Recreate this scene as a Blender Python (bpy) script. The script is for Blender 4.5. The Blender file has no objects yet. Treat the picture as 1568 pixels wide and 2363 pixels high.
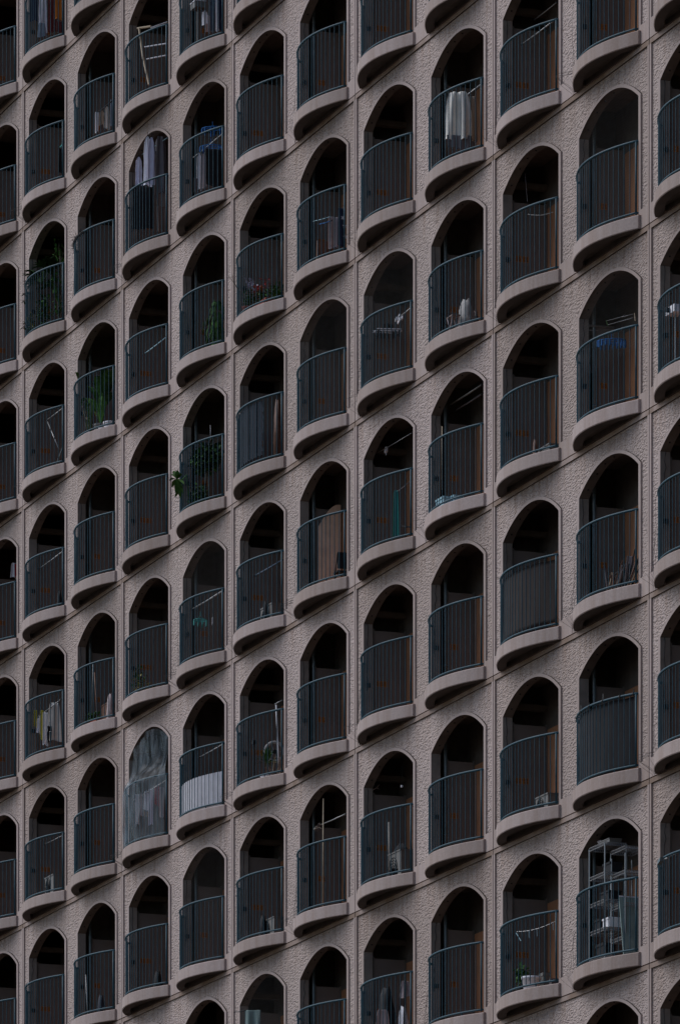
import bpy, math, random
from mathutils import Vector, Matrix
random.seed(7)
R = math.radians
sc = bpy.context.scene
col = sc.collection

# ---------------------------------------------------------------- camera model
F = 14000.0                     # focal length in pixels of a 1568 px wide picture
PW, PH = 1568.0, 2363.0
ST = 2.8                        # storey height
KA, KB = 317.95, 0.07287        # storey height in px as a function of x
HOR = 4467.0                    # eye level, px from the top of the picture
TOPN = 13.254
ZC = 1.7                        # eye height above ground
th = math.atan((KA/KB + PW/2)/F)
UX, UY = math.sin(th), -math.cos(th)      # facade direction (to the right) seen from the camera
NX, NY = math.cos(th), math.sin(th)       # into the building
Y0 = F*ST/(KA + KB*52.3)
X0 = (52.3 - PW/2)/F*Y0
CAM = (-(X0*UX + Y0*UY), -(X0*NX + Y0*NY), ZC)
BAY = 3.2

def at(xs, ys, dep):
    """point of the photograph (full size px) at a given depth behind the wall face -> world"""
    x, y = xs/1.73342, ys/1.73342
    a = (x - PW/2)/F
    # X = UX u + NX d + X0 ; Y = UY u + NY d + Y0 ; X = a Y
    u = (a*(NY*dep + Y0) - NX*dep - X0)/(UX - a*UY)
    Y = UY*u + NY*dep + Y0
    return Vector((u, dep, ZC + (HOR - y)*Y/F))

def project(p):
    X = UX*p[0] + NX*p[1] + X0; Y = UY*p[0] + NY*p[1] + Y0
    return PW/2 + F*X/Y, HOR - F*(p[2] - ZC)/Y

def joint_z(I): return ZC + ST*(TOPN - I)
def bay_u(j): return BAY*j + BAY/2           # centre of bay j

cam = bpy.data.cameras.new('camera'); camo = bpy.data.objects.new('camera', cam); col.objects.link(camo)
fwd = Vector((UY, NY, 0)); rgt = Vector((UX, NX, 0)); up = Vector((0, 0, 1))
m = Matrix((rgt, up, -fwd)).transposed().to_4x4(); m.translation = Vector(CAM)
camo.matrix_world = m
cam.sensor_fit = 'HORIZONTAL'; cam.sensor_width = 36; cam.lens = F/PW*36
cam.shift_y = (HOR - PH/2)/PW
cam.clip_start = 1; cam.clip_end = 3000
sc.camera = camo

# ---------------------------------------------------------------- materials
def nt(name):
    mt = bpy.data.materials.new(name); mt.use_nodes = True
    t = mt.node_tree; b = t.nodes['Principled BSDF']
    return mt, t, b
def node(t, typ, **k):
    n = t.nodes.new(typ)
    for a, v in k.items():
        if a.startswith('i_'):
            n.inputs[a[2:].replace('_', ' ')].default_value = v
        else: setattr(n, a, v)
    return n
def ramp(t, src, pts):
    r = t.nodes.new('ShaderNodeValToRGB'); e = r.color_ramp.elements
    while len(e) < len(pts): e.new(0.5)
    for q, (p, c) in zip(e, pts):
        q.position = p; q.color = (*c, 1) if len(c) == 3 else c
    t.links.new(src, r.inputs['Fac']); return r
def simple(name, c, rough=0.6, metal=0.0, var=0.18, scale=9.0, bump=0.0, coat=0.0):
    mt, t, b = nt(name)
    g = node(t, 'ShaderNodeNewGeometry')
    n = node(t, 'ShaderNodeTexNoise', i_Scale=scale, i_Detail=5.0)
    t.links.new(g.outputs['Position'], n.inputs['Vector'])
    lo = tuple(v*(1 - var) for v in c); hi = tuple(min(1, v*(1 + var)) for v in c)
    r = ramp(t, n.outputs['Fac'], [(0.3, lo), (0.7, hi)])
    t.links.new(r.outputs['Color'], b.inputs['Base Color'])
    b.inputs['Roughness'].default_value = rough; b.inputs['Metallic'].default_value = metal
    if bump:
        n2 = node(t, 'ShaderNodeTexNoise', i_Scale=scale*5, i_Detail=4.0)
        t.links.new(g.outputs['Position'], n2.inputs['Vector'])
        bp = node(t, 'ShaderNodeBump', i_Strength=0.7, i_Distance=bump)
        t.links.new(n2.outputs['Fac'], bp.inputs['Height']); t.links.new(bp.outputs['Normal'], b.inputs['Normal'])
    return mt
def mixc(t, fac, a, b, mode='MIX'):
    n = t.nodes.new('ShaderNodeMix'); n.data_type = 'RGBA'; n.blend_type = mode
    ins = [s for s in n.inputs if s.enabled or True]
    def setv(i, v):
        s = n.inputs[i]
        if hasattr(v, 'is_linked') or hasattr(v, 'links'): t.links.new(v, s)
        elif isinstance(v, (int, float)): s.default_value = v
        else: s.default_value = (*v, 1)
    setv(0, fac); setv(6, a); setv(7, b)
    return n.outputs[2]

def concrete_mat(name, base, stucco):
    mt, t, b = nt(name)
    g = node(t, 'ShaderNodeNewGeometry'); oc = node(t, 'ShaderNodeTexCoord')
    pos = g.outputs['Position']
    big = node(t, 'ShaderNodeTexNoise', i_Scale=0.55, i_Detail=4.0); t.links.new(pos, big.inputs['Vector'])
    c1 = ramp(t, big.outputs['Fac'], [(0.3, tuple(v*0.90 for v in base)), (0.7, tuple(v*1.07 for v in base))]).outputs['Color']
    fine = node(t, 'ShaderNodeTexNoise', i_Scale=35.0, i_Detail=3.0); t.links.new(pos, fine.inputs['Vector'])
    f1 = ramp(t, fine.outputs['Fac'], [(0.35, (0.9, 0.9, 0.9)), (0.65, (1.04, 1.04, 1.04))]).outputs['Color']
    c2 = mixc(t, 1.0, c1, f1, 'MULTIPLY')
    # rain streaks: stretched noise, strongest under the joints
    mp = node(t, 'ShaderNodeMapping'); mp.inputs['Scale'].default_value = (9.0, 9.0, 0.7); t.links.new(pos, mp.inputs['Vector'])
    st = node(t, 'ShaderNodeTexNoise', i_Scale=1.0, i_Detail=4.0); t.links.new(mp.outputs['Vector'], st.inputs['Vector'])
    sr = ramp(t, st.outputs['Fac'], [(0.42, (0, 0, 0)), (0.68, (1, 1, 1))])
    sep = node(t, 'ShaderNodeSeparateXYZ'); t.links.new(oc.outputs['Object'], sep.inputs['Vector'])
    mr = node(t, 'ShaderNodeMapRange'); t.links.new(sep.outputs['Z'], mr.inputs['Value'])
    if stucco:
        mr.inputs['From Min'].default_value = 2.0; mr.inputs['From Max'].default_value = 2.75
    else:
        mr.inputs['From Min'].default_value = -0.2; mr.inputs['From Max'].default_value = 1.5
        mr.inputs['To Min'].default_value = 0.8; mr.inputs['To Max'].default_value = 0.3
    ml = node(t, 'ShaderNodeMath', operation='MULTIPLY'); t.links.new(sr.outputs['Color'], ml.inputs[0]); t.links.new(mr.outputs['Result'], ml.inputs[1])
    ml2 = node(t, 'ShaderNodeMath', operation='MULTIPLY'); t.links.new(ml.outputs[0], ml2.inputs[0]); ml2.inputs[1].default_value = 0.62 if stucco else 0.5
    c3 = mixc(t, ml2.outputs[0], c2, tuple(v*k for v, k in zip(base, (0.55, 0.43, 0.33))))
    oi = node(t, 'ShaderNodeObjectInfo'); tr = ramp(t, oi.outputs['Random'], [(0.0, (0.84, 0.82, 0.80)), (0.5, (0.96, 0.96, 0.96)), (1.0, (1.05, 1.05, 1.07))])
    c3 = mixc(t, 1.0, c3, tr.outputs['Color'], 'MULTIPLY')
    if not stucco:      # brown panel heads: staining plus the warm shade under the slabs, painted in
        mg = node(t, 'ShaderNodeMapRange'); t.links.new(sep.outputs['Z'], mg.inputs['Value'])
        mg.inputs['From Min'].default_value = 2.700; mg.inputs['From Max'].default_value = 2.715; mg.inputs['To Max'].default_value = 0.85
        gn = node(t, 'ShaderNodeTexNoise', i_Scale=1.6, i_Detail=5.0); t.links.new(pos, gn.inputs['Vector'])
        gr = ramp(t, gn.outputs['Fac'], [(0.36, (0.25, 0.25, 0.25)), (0.58, (1, 1, 1))])
        gm = node(t, 'ShaderNodeMath', operation='MULTIPLY'); t.links.new(mg.outputs['Result'], gm.inputs[0]); t.links.new(gr.outputs['Color'], gm.inputs[1])
        c3 = mixc(t, gm.outputs[0], c3, (0.20, 0.125, 0.08))
    b.inputs['Roughness'].default_value = 0.85
    if stucco:
        # trowelled, pitted render: lumps about 6 cm across with pits between them
        mp2 = node(t, 'ShaderNodeMapping'); mp2.inputs['Scale'].default_value = (0.45, 1.0, 1.0); t.links.new(pos, mp2.inputs['Vector'])
        ds = node(t, 'ShaderNodeTexNoise', i_Scale=7.0, i_Detail=2.0); t.links.new(mp2.outputs['Vector'], ds.inputs['Vector'])
        sc1 = node(t, 'ShaderNodeVectorMath', operation='SCALE'); t.links.new(ds.outputs['Color'], sc1.inputs[0]); sc1.inputs['Scale'].default_value = 0.02
        ad = node(t, 'ShaderNodeVectorMath', operation='ADD'); t.links.new(mp2.outputs['Vector'], ad.inputs[0]); t.links.new(sc1.outputs[0], ad.inputs[1])
        n1 = node(t, 'ShaderNodeTexNoise', i_Scale=35.0, i_Detail=1.5, i_Roughness=0.5); t.links.new(ad.outputs[0], n1.inputs['Vector'])
        n2 = node(t, 'ShaderNodeTexNoise', i_Scale=58.0, i_Detail=1.0); t.links.new(ad.outputs[0], n2.inputs['Vector'])
        h1 = ramp(t, n1.outputs['Fac'], [(0.30, (0, 0, 0)), (0.75, (1, 1, 1))])
        h2 = node(t, 'ShaderNodeMath', operation='MULTIPLY_ADD'); t.links.new(n2.outputs['Fac'], h2.inputs[0]); h2.inputs[1].default_value = 0.45
        t.links.new(h1.outputs['Color'], h2.inputs[2])
        bp = node(t, 'ShaderNodeBump', i_Strength=1.0, i_Distance=0.023)
        t.links.new(h2.outputs[0], bp.inputs['Height']); t.links.new(bp.outputs['Normal'], b.inputs['Normal'])
        # pits darkened in the colour: cavity shade along with dirt
        pit = ramp(t, n1.outputs['Fac'], [(0.33, (1, 1, 1)), (0.43, (0, 0, 0))])
        pm = node(t, 'ShaderNodeMath', operation='MULTIPLY'); t.links.new(pit.outputs['Color'], pm.inputs[0]); pm.inputs[1].default_value = 0.5
        c3 = mixc(t, pm.outputs[0], c3, tuple(v*k for v, k in zip(base, (0.42, 0.38, 0.37))))
    else:
        bp = node(t, 'ShaderNodeBump', i_Strength=0.4, i_Distance=0.004)
        t.links.new(fine.outputs['Fac'], bp.inputs['Height']); t.links.new(bp.outputs['Normal'], b.inputs['Normal'])
    t.links.new(c3, b.inputs['Base Color'])
    return mt

BASE = (0.375, 0.318, 0.318)
M = {}
M['stucco'] = concrete_mat('stucco', (0.51, 0.406, 0.364), True)
M['smooth'] = concrete_mat('smooth_concrete', (0.475, 0.377, 0.342), False)
M['intrados'] = simple('intrados_concrete', (0.13, 0.108, 0.092), 0.9, var=0.25, scale=4)  # darker copy of the reveal concrete, painting in the shade under the arch
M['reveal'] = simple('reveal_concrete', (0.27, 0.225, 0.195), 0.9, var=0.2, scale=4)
M['soffit'] = simple('soffit_and_shade', (0.09, 0.075, 0.06), 0.9, var=0.25, scale=5)
M['lip'] = simple('slab_underside', (0.075, 0.060, 0.050), 0.9, var=0.2, scale=3)  # concrete darkened here: underside shade put into the colour, with some dirt
M['shade_grime'] = simple('edge_shade_grime', (0.075, 0.055, 0.042), 0.9)  # dirt plus the shade of the step edges, put into one dark colour
M['joint'] = simple('joint_mastic', (0.04, 0.033, 0.028), 0.9)
M['inner'] = simple('loggia_paint', (0.46, 0.21, 0.105), 0.9, var=0.15, scale=2)
M['dark'] = simple('ceiling_and_shade', (0.12, 0.10, 0.085), 0.9)
M['board'] = simple('partition_board', (0.185, 0.155, 0.140), 0.7, var=0.08, scale=3)
M['boardframe'] = simple('partition_frame', (0.15, 0.14, 0.13), 0.5)
M['rail'] = simple('railing_paint', (0.018, 0.066, 0.092), 0.55, var=0.25, scale=14)
M['rail'].node_tree.nodes['Principled BSDF'].inputs['Specular IOR Level'].default_value = 0.3
M['pipe'] = simple('pipe_pvc', (0.13, 0.165, 0.175), 0.4)
M['sign'] = simple('sign_plate', (0.42, 0.15, 0.02), 0.5, var=0.1)
M['ink'] = simple('sign_ink', (0.02, 0.012, 0.01), 0.6)
M['black'] = simple('black_plastic', (0.012, 0.013, 0.016), 0.5)
M['cable'] = simple('cable_rubber', (0.02, 0.02, 0.02), 0.6)
M['glass'] = simple('door_glass', (0.02, 0.022, 0.025), 0.08, var=0.05)
M['alu'] = simple('aluminium', (0.35, 0.35, 0.36), 0.35, metal=0.6)
M['steel'] = simple('pole_steel', (0.32, 0.32, 0.32), 0.3, metal=0.3, var=0.05)
M['wood'] = simple('pale_wood', (0.48, 0.37, 0.25), 0.6)
M['brownwood'] = simple('brown_wood', (0.16, 0.075, 0.045), 0.6, var=0.35)
M['white'] = simple('white_enamel', (0.50, 0.48, 0.46), 0.5, var=0.06)
M['acgrey'] = simple('unit_casing', (0.17, 0.155, 0.14), 0.5, var=0.08)
M['terracotta'] = simple('terracotta', (0.26, 0.06, 0.035), 0.8)
M['soil'] = simple('soil', (0.03, 0.02, 0.014), 1.0)
M['leaf'] = simple('leaf_green', (0.060, 0.150, 0.030), 0.75, var=0.5, scale=14)
M['leafdark'] = simple('leaf_dark', (0.028, 0.072, 0.022), 0.8, var=0.4, scale=14)
M['leaflight'] = simple('leaf_light', (0.050, 0.115, 0.025), 0.7, var=0.4, scale=14)
M['leafyellow'] = simple('leaf_yellow', (0.30, 0.24, 0.03), 0.5, var=0.3, scale=14)
for k_ in ('leaf', 'leafdark', 'leaflight'): M[k_].node_tree.nodes['Principled BSDF'].inputs['Specular IOR Level'].default_value = 0.15
M['stem'] = simple('plant_stem', (0.10, 0.075, 0.05), 0.8)
M['ground'] = simple('asphalt_ground', (0.07, 0.045, 0.03), 0.95, var=0.25, scale=0.6)
M['petalred'] = simple('petal_red', (0.42, 0.012, 0.02), 0.6)
M['petallilac'] = simple('petal_lilac', (0.36, 0.32, 0.42), 0.6)
def cloth_mat(name, c, var=0.12, scale=6, rough=0.9): return simple('cloth_'+name, c, rough, var=var, scale=scale, bump=0.004)
CL = dict(white=(0.88, 0.86, 0.90), cream=(0.90, 0.84, 0.76), tan=(0.40, 0.30, 0.23), navy=(0.02, 0.03, 0.07), orange=(0.62, 0.19, 0.02),
          maroon=(0.13, 0.025, 0.025), lightblue=(0.28, 0.36, 0.46), denim=(0.10, 0.14, 0.20), grey=(0.17, 0.15, 0.16), black=(0.015, 0.015, 0.018),
          brown=(0.22, 0.16, 0.14), blue=(0.015, 0.13, 0.38), teal=(0.06, 0.36, 0.33), yellow=(0.50, 0.42, 0.04), lilac=(0.76, 0.72, 0.88),
          red=(0.50, 0.02, 0.03), pinkish=(0.52, 0.42, 0.42), slate=(0.035, 0.042, 0.058), sunpatch=(0.92, 0.66, 0.50), mint=(0.25, 0.33, 0.31), dull=(0.36, 0.34, 0.33), screen=(0.62, 0.60, 0.64),
          aqua=(0.38, 0.60, 0.68), mesh=(0.013, 0.012, 0.014), brownmesh=(0.032, 0.022, 0.019))
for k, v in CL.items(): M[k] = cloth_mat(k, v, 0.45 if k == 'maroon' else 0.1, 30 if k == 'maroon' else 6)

def net_mat(name, c, a0, a1, grid):
    mt, t, b = nt(name)
    b.inputs['Base Color'].default_value = (*c, 1); b.inputs['Roughness'].default_value = 0.8
    oc = node(t, 'ShaderNodeTexCoord'); sep = node(t, 'ShaderNodeSeparateXYZ'); t.links.new(oc.outputs['Object'], sep.inputs['Vector'])
    outs = []
    for ax in (('X', grid), ('Z', grid*0.9)):
        s = node(t, 'ShaderNodeMath', operation='MULTIPLY'); t.links.new(sep.outputs[ax[0]], s.inputs[0]); s.inputs[1].default_value = ax[1]
        fr = node(t, 'ShaderNodeMath', operation='FRACT'); t.links.new(s.outputs[0], fr.inputs[0])
        lt = node(t, 'ShaderNodeMath', operation='LESS_THAN'); t.links.new(fr.outputs[0], lt.inputs[0]); lt.inputs[1].default_value = 0.16
        outs.append(lt.outputs[0])
    mx = node(t, 'ShaderNodeMath', operation='MAXIMUM'); t.links.new(outs[0], mx.inputs[0]); t.links.new(outs[1], mx.inputs[1])
    mr = node(t, 'ShaderNodeMapRange'); t.links.new(mx.outputs[0], mr.inputs['Value']); mr.inputs['To Min'].default_value = a0; mr.inputs['To Max'].default_value = a1
    t.links.new(mr.outputs['Result'], b.inputs['Alpha'])
    return mt
M['net'] = net_mat('bird_net_mesh', (0.055, 0.050, 0.046), 0.0, 0.22, 26.0)
def film_mat():
    mt, t, b = nt('plastic_film')
    b.inputs['Base Color'].default_value = (0.22, 0.27, 0.30, 1); b.inputs['Roughness'].default_value = 0.35
    oc = node(t, 'ShaderNodeTexCoord'); mp = node(t, 'ShaderNodeMapping'); t.links.new(oc.outputs['Object'], mp.inputs['Vector'])
    mp.inputs['Scale'].default_value = (3.0, 3.0, 0.8); mp.inputs['Rotation'].default_value = (0, 0.35, 0)
    n = node(t, 'ShaderNodeTexNoise', i_Scale=2.2, i_Detail=4.0); t.links.new(mp.outputs['Vector'], n.inputs['Vector'])
    r = ramp(t, n.outputs['Fac'], [(0.40, (0.08, 0.08, 0.08)), (0.66, (0.36, 0.36, 0.36))])
    t.links.new(r.outputs['Color'], b.inputs['Alpha'])
    return mt
M['film'] = film_mat()

# ---------------------------------------------------------------- mesh helpers
class MB:
    def __init__(s): s.v = []; s.f = []; s.m = []; s.mats = []
    def mi(s, name):
        if name not in s.mats: s.mats.append(name)
        return s.mats.index(name)
    def add(s, vs, fs, mat):
        o = len(s.v); s.v += [tuple(p) for p in vs]; k = s.mi(mat)
        for f in fs: s.f.append(tuple(i + o for i in f)); s.m.append(k)
    def quad(s, a, b, c, d, mat): s.add([a, b, c, d], [(0, 1, 2, 3)], mat)
    def box(s, x0, x1, y0, y1, z0, z1, mat):
        vs = [(x, y, z) for x in (x0, x1) for y in (y0, y1) for z in (z0, z1)]
        s.add(vs, [(0, 1, 3, 2), (4, 6, 7, 5), (0, 4, 5, 1), (2, 3, 7, 6), (0, 2, 6, 4), (1, 5, 7, 3)], mat)
    def obox(s, c, ax, ay, az, mat):        # centre and three half-axis vectors
        c, ax, ay, az = map(Vector, (c, ax, ay, az)); vs = []
        for i in (-1, 1):
            for j in (-1, 1):
                for k in (-1, 1): vs.append(c + ax*i + ay*j + az*k)
        s.add(vs, [(0, 1, 3, 2), (4, 6, 7, 5), (0, 4, 5, 1), (2, 3, 7, 6), (0, 2, 6, 4), (1, 5, 7, 3)], mat)
    def tube(s, pts, r, mat, n=8, cap=True):
        pts = [Vector(p) for p in pts]; rs = r if isinstance(r, (list, tuple)) else [r]*len(pts)
        vs = []; fs = []
        for i, p in enumerate(pts):
            d = (pts[min(i+1, len(pts)-1)] - pts[max(i-1, 0)]).normalized()
            a = d.cross(Vector((0, 0, 1)))
            if a.length < 0.05: a = d.cross(Vector((1, 0, 0)))
            a.normalize(); b = a.cross(d)
            for k in range(n):
                t = 2*math.pi*k/n; vs.append(p + (a*math.cos(t) + b*math.sin(t))*rs[i])
        for i in range(len(pts)-1):
            for k in range(n):
                k2 = (k+1) % n; fs.append((i*n+k, i*n+k2, (i+1)*n+k2, (i+1)*n+k))
        if cap: fs.append(tuple(range(n-1, -1, -1))); fs.append(tuple((len(pts)-1)*n + k for k in range(n)))
        s.add(vs, fs, mat)
    def lathe(s, c, prof, mat, n=18):
        c = Vector(c); vs = []; fs = []
        for r, z in prof:
            for k in range(n): vs.append(c + Vector((r*math.cos(2*math.pi*k/n), r*math.sin(2*math.pi*k/n), z)))
        for i in range(len(prof)-1):
            for k in range(n):
                k2 = (k+1) % n; fs.append((i*n+k, i*n+k2, (i+1)*n+k2, (i+1)*n+k))
        s.add(vs, fs, mat)
    def merge(s, o, off):
        k0 = len(s.v); s.v += [(x+off[0], y+off[1], z+off[2]) for x, y, z in o.v]
        mp = [s.mi(n) for n in o.mats]
        s.f += [tuple(i + k0 for i in f) for f in o.f]; s.m += [mp[i] for i in o.m]
    def mesh(s, name, smooth=False):
        me = bpy.data.meshes.new(name); me.from_pydata(s.v, [], s.f)
        for n in s.mats: me.materials.append(M[n])
        me.polygons.foreach_set('material_index', s.m)
        if smooth: me.polygons.foreach_set('use_smooth', [True]*len(s.f))
        me.update(); return me

def link(name, data, parent=None, loc=(0, 0, 0), rot=None):
    o = bpy.data.objects.new(name, data); col.objects.link(o)
    o.location = loc
    if rot: o.rotation_euler = rot
    if parent: o.parent = parent
    return o
def tag(o, label, cat, group=None, kind=None):
    if label: o['label'] = label
    if cat: o['category'] = cat
    if group: o['group'] = group
    if kind: o['kind'] = kind
    return o
def centred(mb, name, smooth=False, base=True):
    """thing made of one mesh, origin at its foot"""
    xs = [p[0] for p in mb.v]; ys = [p[1] for p in mb.v]; zs = [p[2] for p in mb.v]
    o = Vector(((min(xs)+max(xs))/2, (min(ys)+max(ys))/2, min(zs)))
    mb.v = [(x-o.x, y-o.y, z-o.z) for x, y, z in mb.v]
    return link(name, mb.mesh(name, smooth), None, o)
def part(mb, name, parent, smooth=False):
    """mesh given in world coordinates, parented under an Empty or mesh thing without rotation"""
    w = Vector((0, 0, 0)); p = parent
    while p: w += p.location; p = p.parent
    mb.v = [(x-w.x, y-w.y, z-w.z) for x, y, z in mb.v]
    return link(name, mb.mesh(name, smooth), parent)
def thing(name, loc, label, cat, group=None):
    o = bpy.data.objects.new(name, None); col.objects.link(o); o.location = loc; o.empty_display_size = 0.2
    return tag(o, label, cat, group)

# ---------------------------------------------------------------- facade templates (bay centre u=0, joint z=0)
HW = 1.18; FL = 0.215; SPR = FL + 1.838; RISE = 0.385; TH = 0.165; REC = 0.028
def prof(t):                       # t in -1..1
    par = 1 - t*t; arc = (math.sqrt(max(0, 0.970**2 - (0.77*t)**2)) - 0.590)/0.38
    return 0.68*par + 0.32*arc
def zin(u): return SPR + RISE*prof(max(-1, min(1, u/HW)))
HO = HW + 0.085
def zout(u): return SPR + 0.012 + (RISE + 0.034)*prof(max(-1, min(1, u/HO)))
FB, FT, FS = 0.30, 2.715, 0.07      # stucco field limits
NA = 36
def panel_template():
    mb = MB(); g = 0.013; W = 2*BAY; top = ST - g; bot = g*0.4
    us = [g, FS]
    for c in (BAY/2, BAY*1.5):
        us += [c - HO, c - HW] + [c - HW + 2*HW*i/NA for i in range(1, NA)] + [c + HW, c + HO]
    us += [W - FS, W - g]
    def cell(u0, u1):
        um = (u0 + u1)/2
        if um < FS or um > W - FS: return [('s', bot, bot, top, top)]
        c = BAY/2 if um < BAY else BAY*1.5
        a0, a1 = u0 - c, u1 - c
        if abs(um - c) > HO: return [('s', bot, bot, FB, FB), ('f', FB, FB, FT, FT), ('s', FT, FT, top, top)]
        if abs(um - c) > HW:
            return [('s', bot, bot, zout(a0), zout(a1)), ('f', zout(a0), zout(a1), FT, FT), ('s', FT, FT, top, top)]
        return [('s', bot, bot, FL, FL), ('o', FL, FL, zin(a0), zin(a1)), ('s', zin(a0), zin(a1), zout(a0), zout(a1)),
                ('f', zout(a0), zout(a1), FT, FT), ('s', FT, FT, top, top)]
    for u0, u1 in zip(us[:-1], us[1:]):
        if u1 - u0 < 1e-6: continue
        cs = cell(u0, u1)
        for q, (k, a, b, c, d) in enumerate(cs):
            if k == 'o': continue
            y = 0.0 if k == 's' else REC
            mb.quad((u0, y, a), (u1, y, b), (u1, y, d), (u0, y, c), 'smooth' if k == 's' else 'stucco')
            if q and cs[q-1][0] != 'o' and cs[q-1][0] != k:
                mb.quad((u0, 0, a), (u1, 0, b), (u1, REC, b), (u0, REC, a), 'shade_grime')
    mb.quad((FS, 0, FB), (FS, REC, FB), (FS, REC, FT), (FS, 0, FT), 'smooth')
    mb.quad((W-FS, 0, FB), (W-FS, REC, FB), (W-FS, REC, FT), (W-FS, 0, FT), 'smooth')
    # panel edges going back into the joints
    for (a, b) in (((g, bot), (g, top)), ((W-g, bot), (W-g, top)), ((g, bot), (W-g, bot)), ((g, top), (W-g, top))):
        mb.quad((a[0], 0, a[1]), (b[0], 0, b[1]), (b[0], TH, b[1]), (a[0], TH, a[1]), 'smooth')
    for c in (BAY/2, BAY*1.5):
        for s in (-1, 1):
            u = c + s*HO
            mb.quad((u, 0, FB), (u, REC, FB), (u, REC, zout(HO)), (u, 0, zout(HO)), 'smooth')
            u = c + s*HW
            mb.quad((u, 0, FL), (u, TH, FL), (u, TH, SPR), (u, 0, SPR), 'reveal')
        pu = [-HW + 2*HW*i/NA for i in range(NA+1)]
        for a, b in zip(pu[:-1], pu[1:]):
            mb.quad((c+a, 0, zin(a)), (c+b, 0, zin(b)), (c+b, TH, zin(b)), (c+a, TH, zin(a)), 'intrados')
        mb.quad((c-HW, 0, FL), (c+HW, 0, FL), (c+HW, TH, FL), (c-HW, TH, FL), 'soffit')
        for q in (-0.86, -0.55, -0.28, 0.02):
            mb.tube([(c+q*HW, 0.085, zin(q*HW)-0.012), (c+q*HW, 0.085, zin(q*HW)+0.01)], 0.014, 'black', 8)
        # back face of the panel round the opening
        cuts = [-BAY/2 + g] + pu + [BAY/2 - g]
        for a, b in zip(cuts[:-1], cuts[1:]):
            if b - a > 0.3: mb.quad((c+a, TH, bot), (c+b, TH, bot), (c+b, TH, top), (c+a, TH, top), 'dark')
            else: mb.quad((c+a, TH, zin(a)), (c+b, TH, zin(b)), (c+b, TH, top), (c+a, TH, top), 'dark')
    return mb

SLW = 1.28
def sp(T): return 0.045 + 0.355*(4*T*(1-T))
def slab_template():
    mb = MB(); n = 30
    out = [(SLW, 0.0)] + [(SLW - 2*SLW*i/n, -sp(i/n)) for i in range(n+1)] + [(-SLW, 0.0)]
    b = 0.012; zt = FL; zb = 0.004
    def ring(off, z):
        r = []
        for i, (u, y) in enumerate(out):
            a = out[max(i-1, 0)]; c = out[min(i+1, len(out)-1)]
            d = Vector((c[0]-a[0], c[1]-a[1])).normalized(); nn = Vector((-d.y, d.x))   # towards the wall
            if i in (0, len(out)-1): nn = Vector((-1 if i == 0 else 1, 0))
            if i in (1, len(out)-2): nn = (nn + Vector((-1 if i == 1 else 1, 0))).normalized()
            p = Vector((u, y)) + (nn if nn.y >= -0.01 else -nn)*off
            r.append((p.x, min(p.y, 0.0), z))
        return r
    rs = [ring(b, zb), ring(0, zb + b), ring(0, zt - b), ring(b, zt)]
    N = len(out)
    vs = [p for r in rs for p in r]
    mb.add(vs, [(k*N+i, k*N+i+1, (k+1)*N+i+1, (k+1)*N+i) for k in range(3) for i in range(N-1)], 'smooth')
    # top surface and underside lip with a recess
    tp = ring(b, zt); mb.add(tp + [(p[0], 0.0, zt) for p in tp], [(i, i+1, N+i+1, N+i) for i in range(N-1)], 'smooth')
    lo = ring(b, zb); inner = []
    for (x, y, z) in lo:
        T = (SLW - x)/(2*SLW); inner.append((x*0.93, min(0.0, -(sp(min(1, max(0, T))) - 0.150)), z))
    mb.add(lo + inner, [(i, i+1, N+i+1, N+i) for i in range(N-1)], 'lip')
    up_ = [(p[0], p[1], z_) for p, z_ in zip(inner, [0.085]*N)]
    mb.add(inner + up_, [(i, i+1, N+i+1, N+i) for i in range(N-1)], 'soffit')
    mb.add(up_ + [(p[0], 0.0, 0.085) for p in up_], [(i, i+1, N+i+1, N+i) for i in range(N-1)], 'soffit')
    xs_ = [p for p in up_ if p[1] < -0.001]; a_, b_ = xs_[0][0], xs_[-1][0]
    mb.quad((a_, -0.002, zb), (b_, -0.002, zb), (b_, -0.002, 0.085), (a_, -0.002, 0.085), 'soffit')  # dark strip over the wall, painting in the shade of the recess
    return mb

RW = 1.160
def rp(T): return 0.030 + 0.300*(4*T*(1-T))
def rail_pt(T, z, inset=0.0): return (RW - 2*RW*T, -rp(T) + inset, z)
RT = FL + 1.150; RB = FL + 0.060
NB = 21
def rail_template():
    mb = MB(); n = 40
    for z, r in ((RT, 0.0195), (RB, 0.0165)):
        pts = [(RW + 0.012, 0.02, z)] + [rail_pt(i/n, z) for i in range(n+1)] + [(-RW - 0.012, 0.02, z)]
        mb.tube(pts, r, 'rail', 8)
    for i in range(1, NB):
        T = i/NB; mb.tube([rail_pt(T, RB), rail_pt(T, RT)], 0.0072, 'rail', 6, False)
    for T in (0.0, 1.0): mb.tube([rail_pt(T, RB - 0.03), rail_pt(T, RT)], 0.017, 'rail', 8)
    for T in (0.18, 0.5, 0.82):                    # feet under the bottom rail
        mb.tube([rail_pt(T, FL), rail_pt(T, RB)], 0.010, 'rail', 6, False)
    return mb

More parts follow.
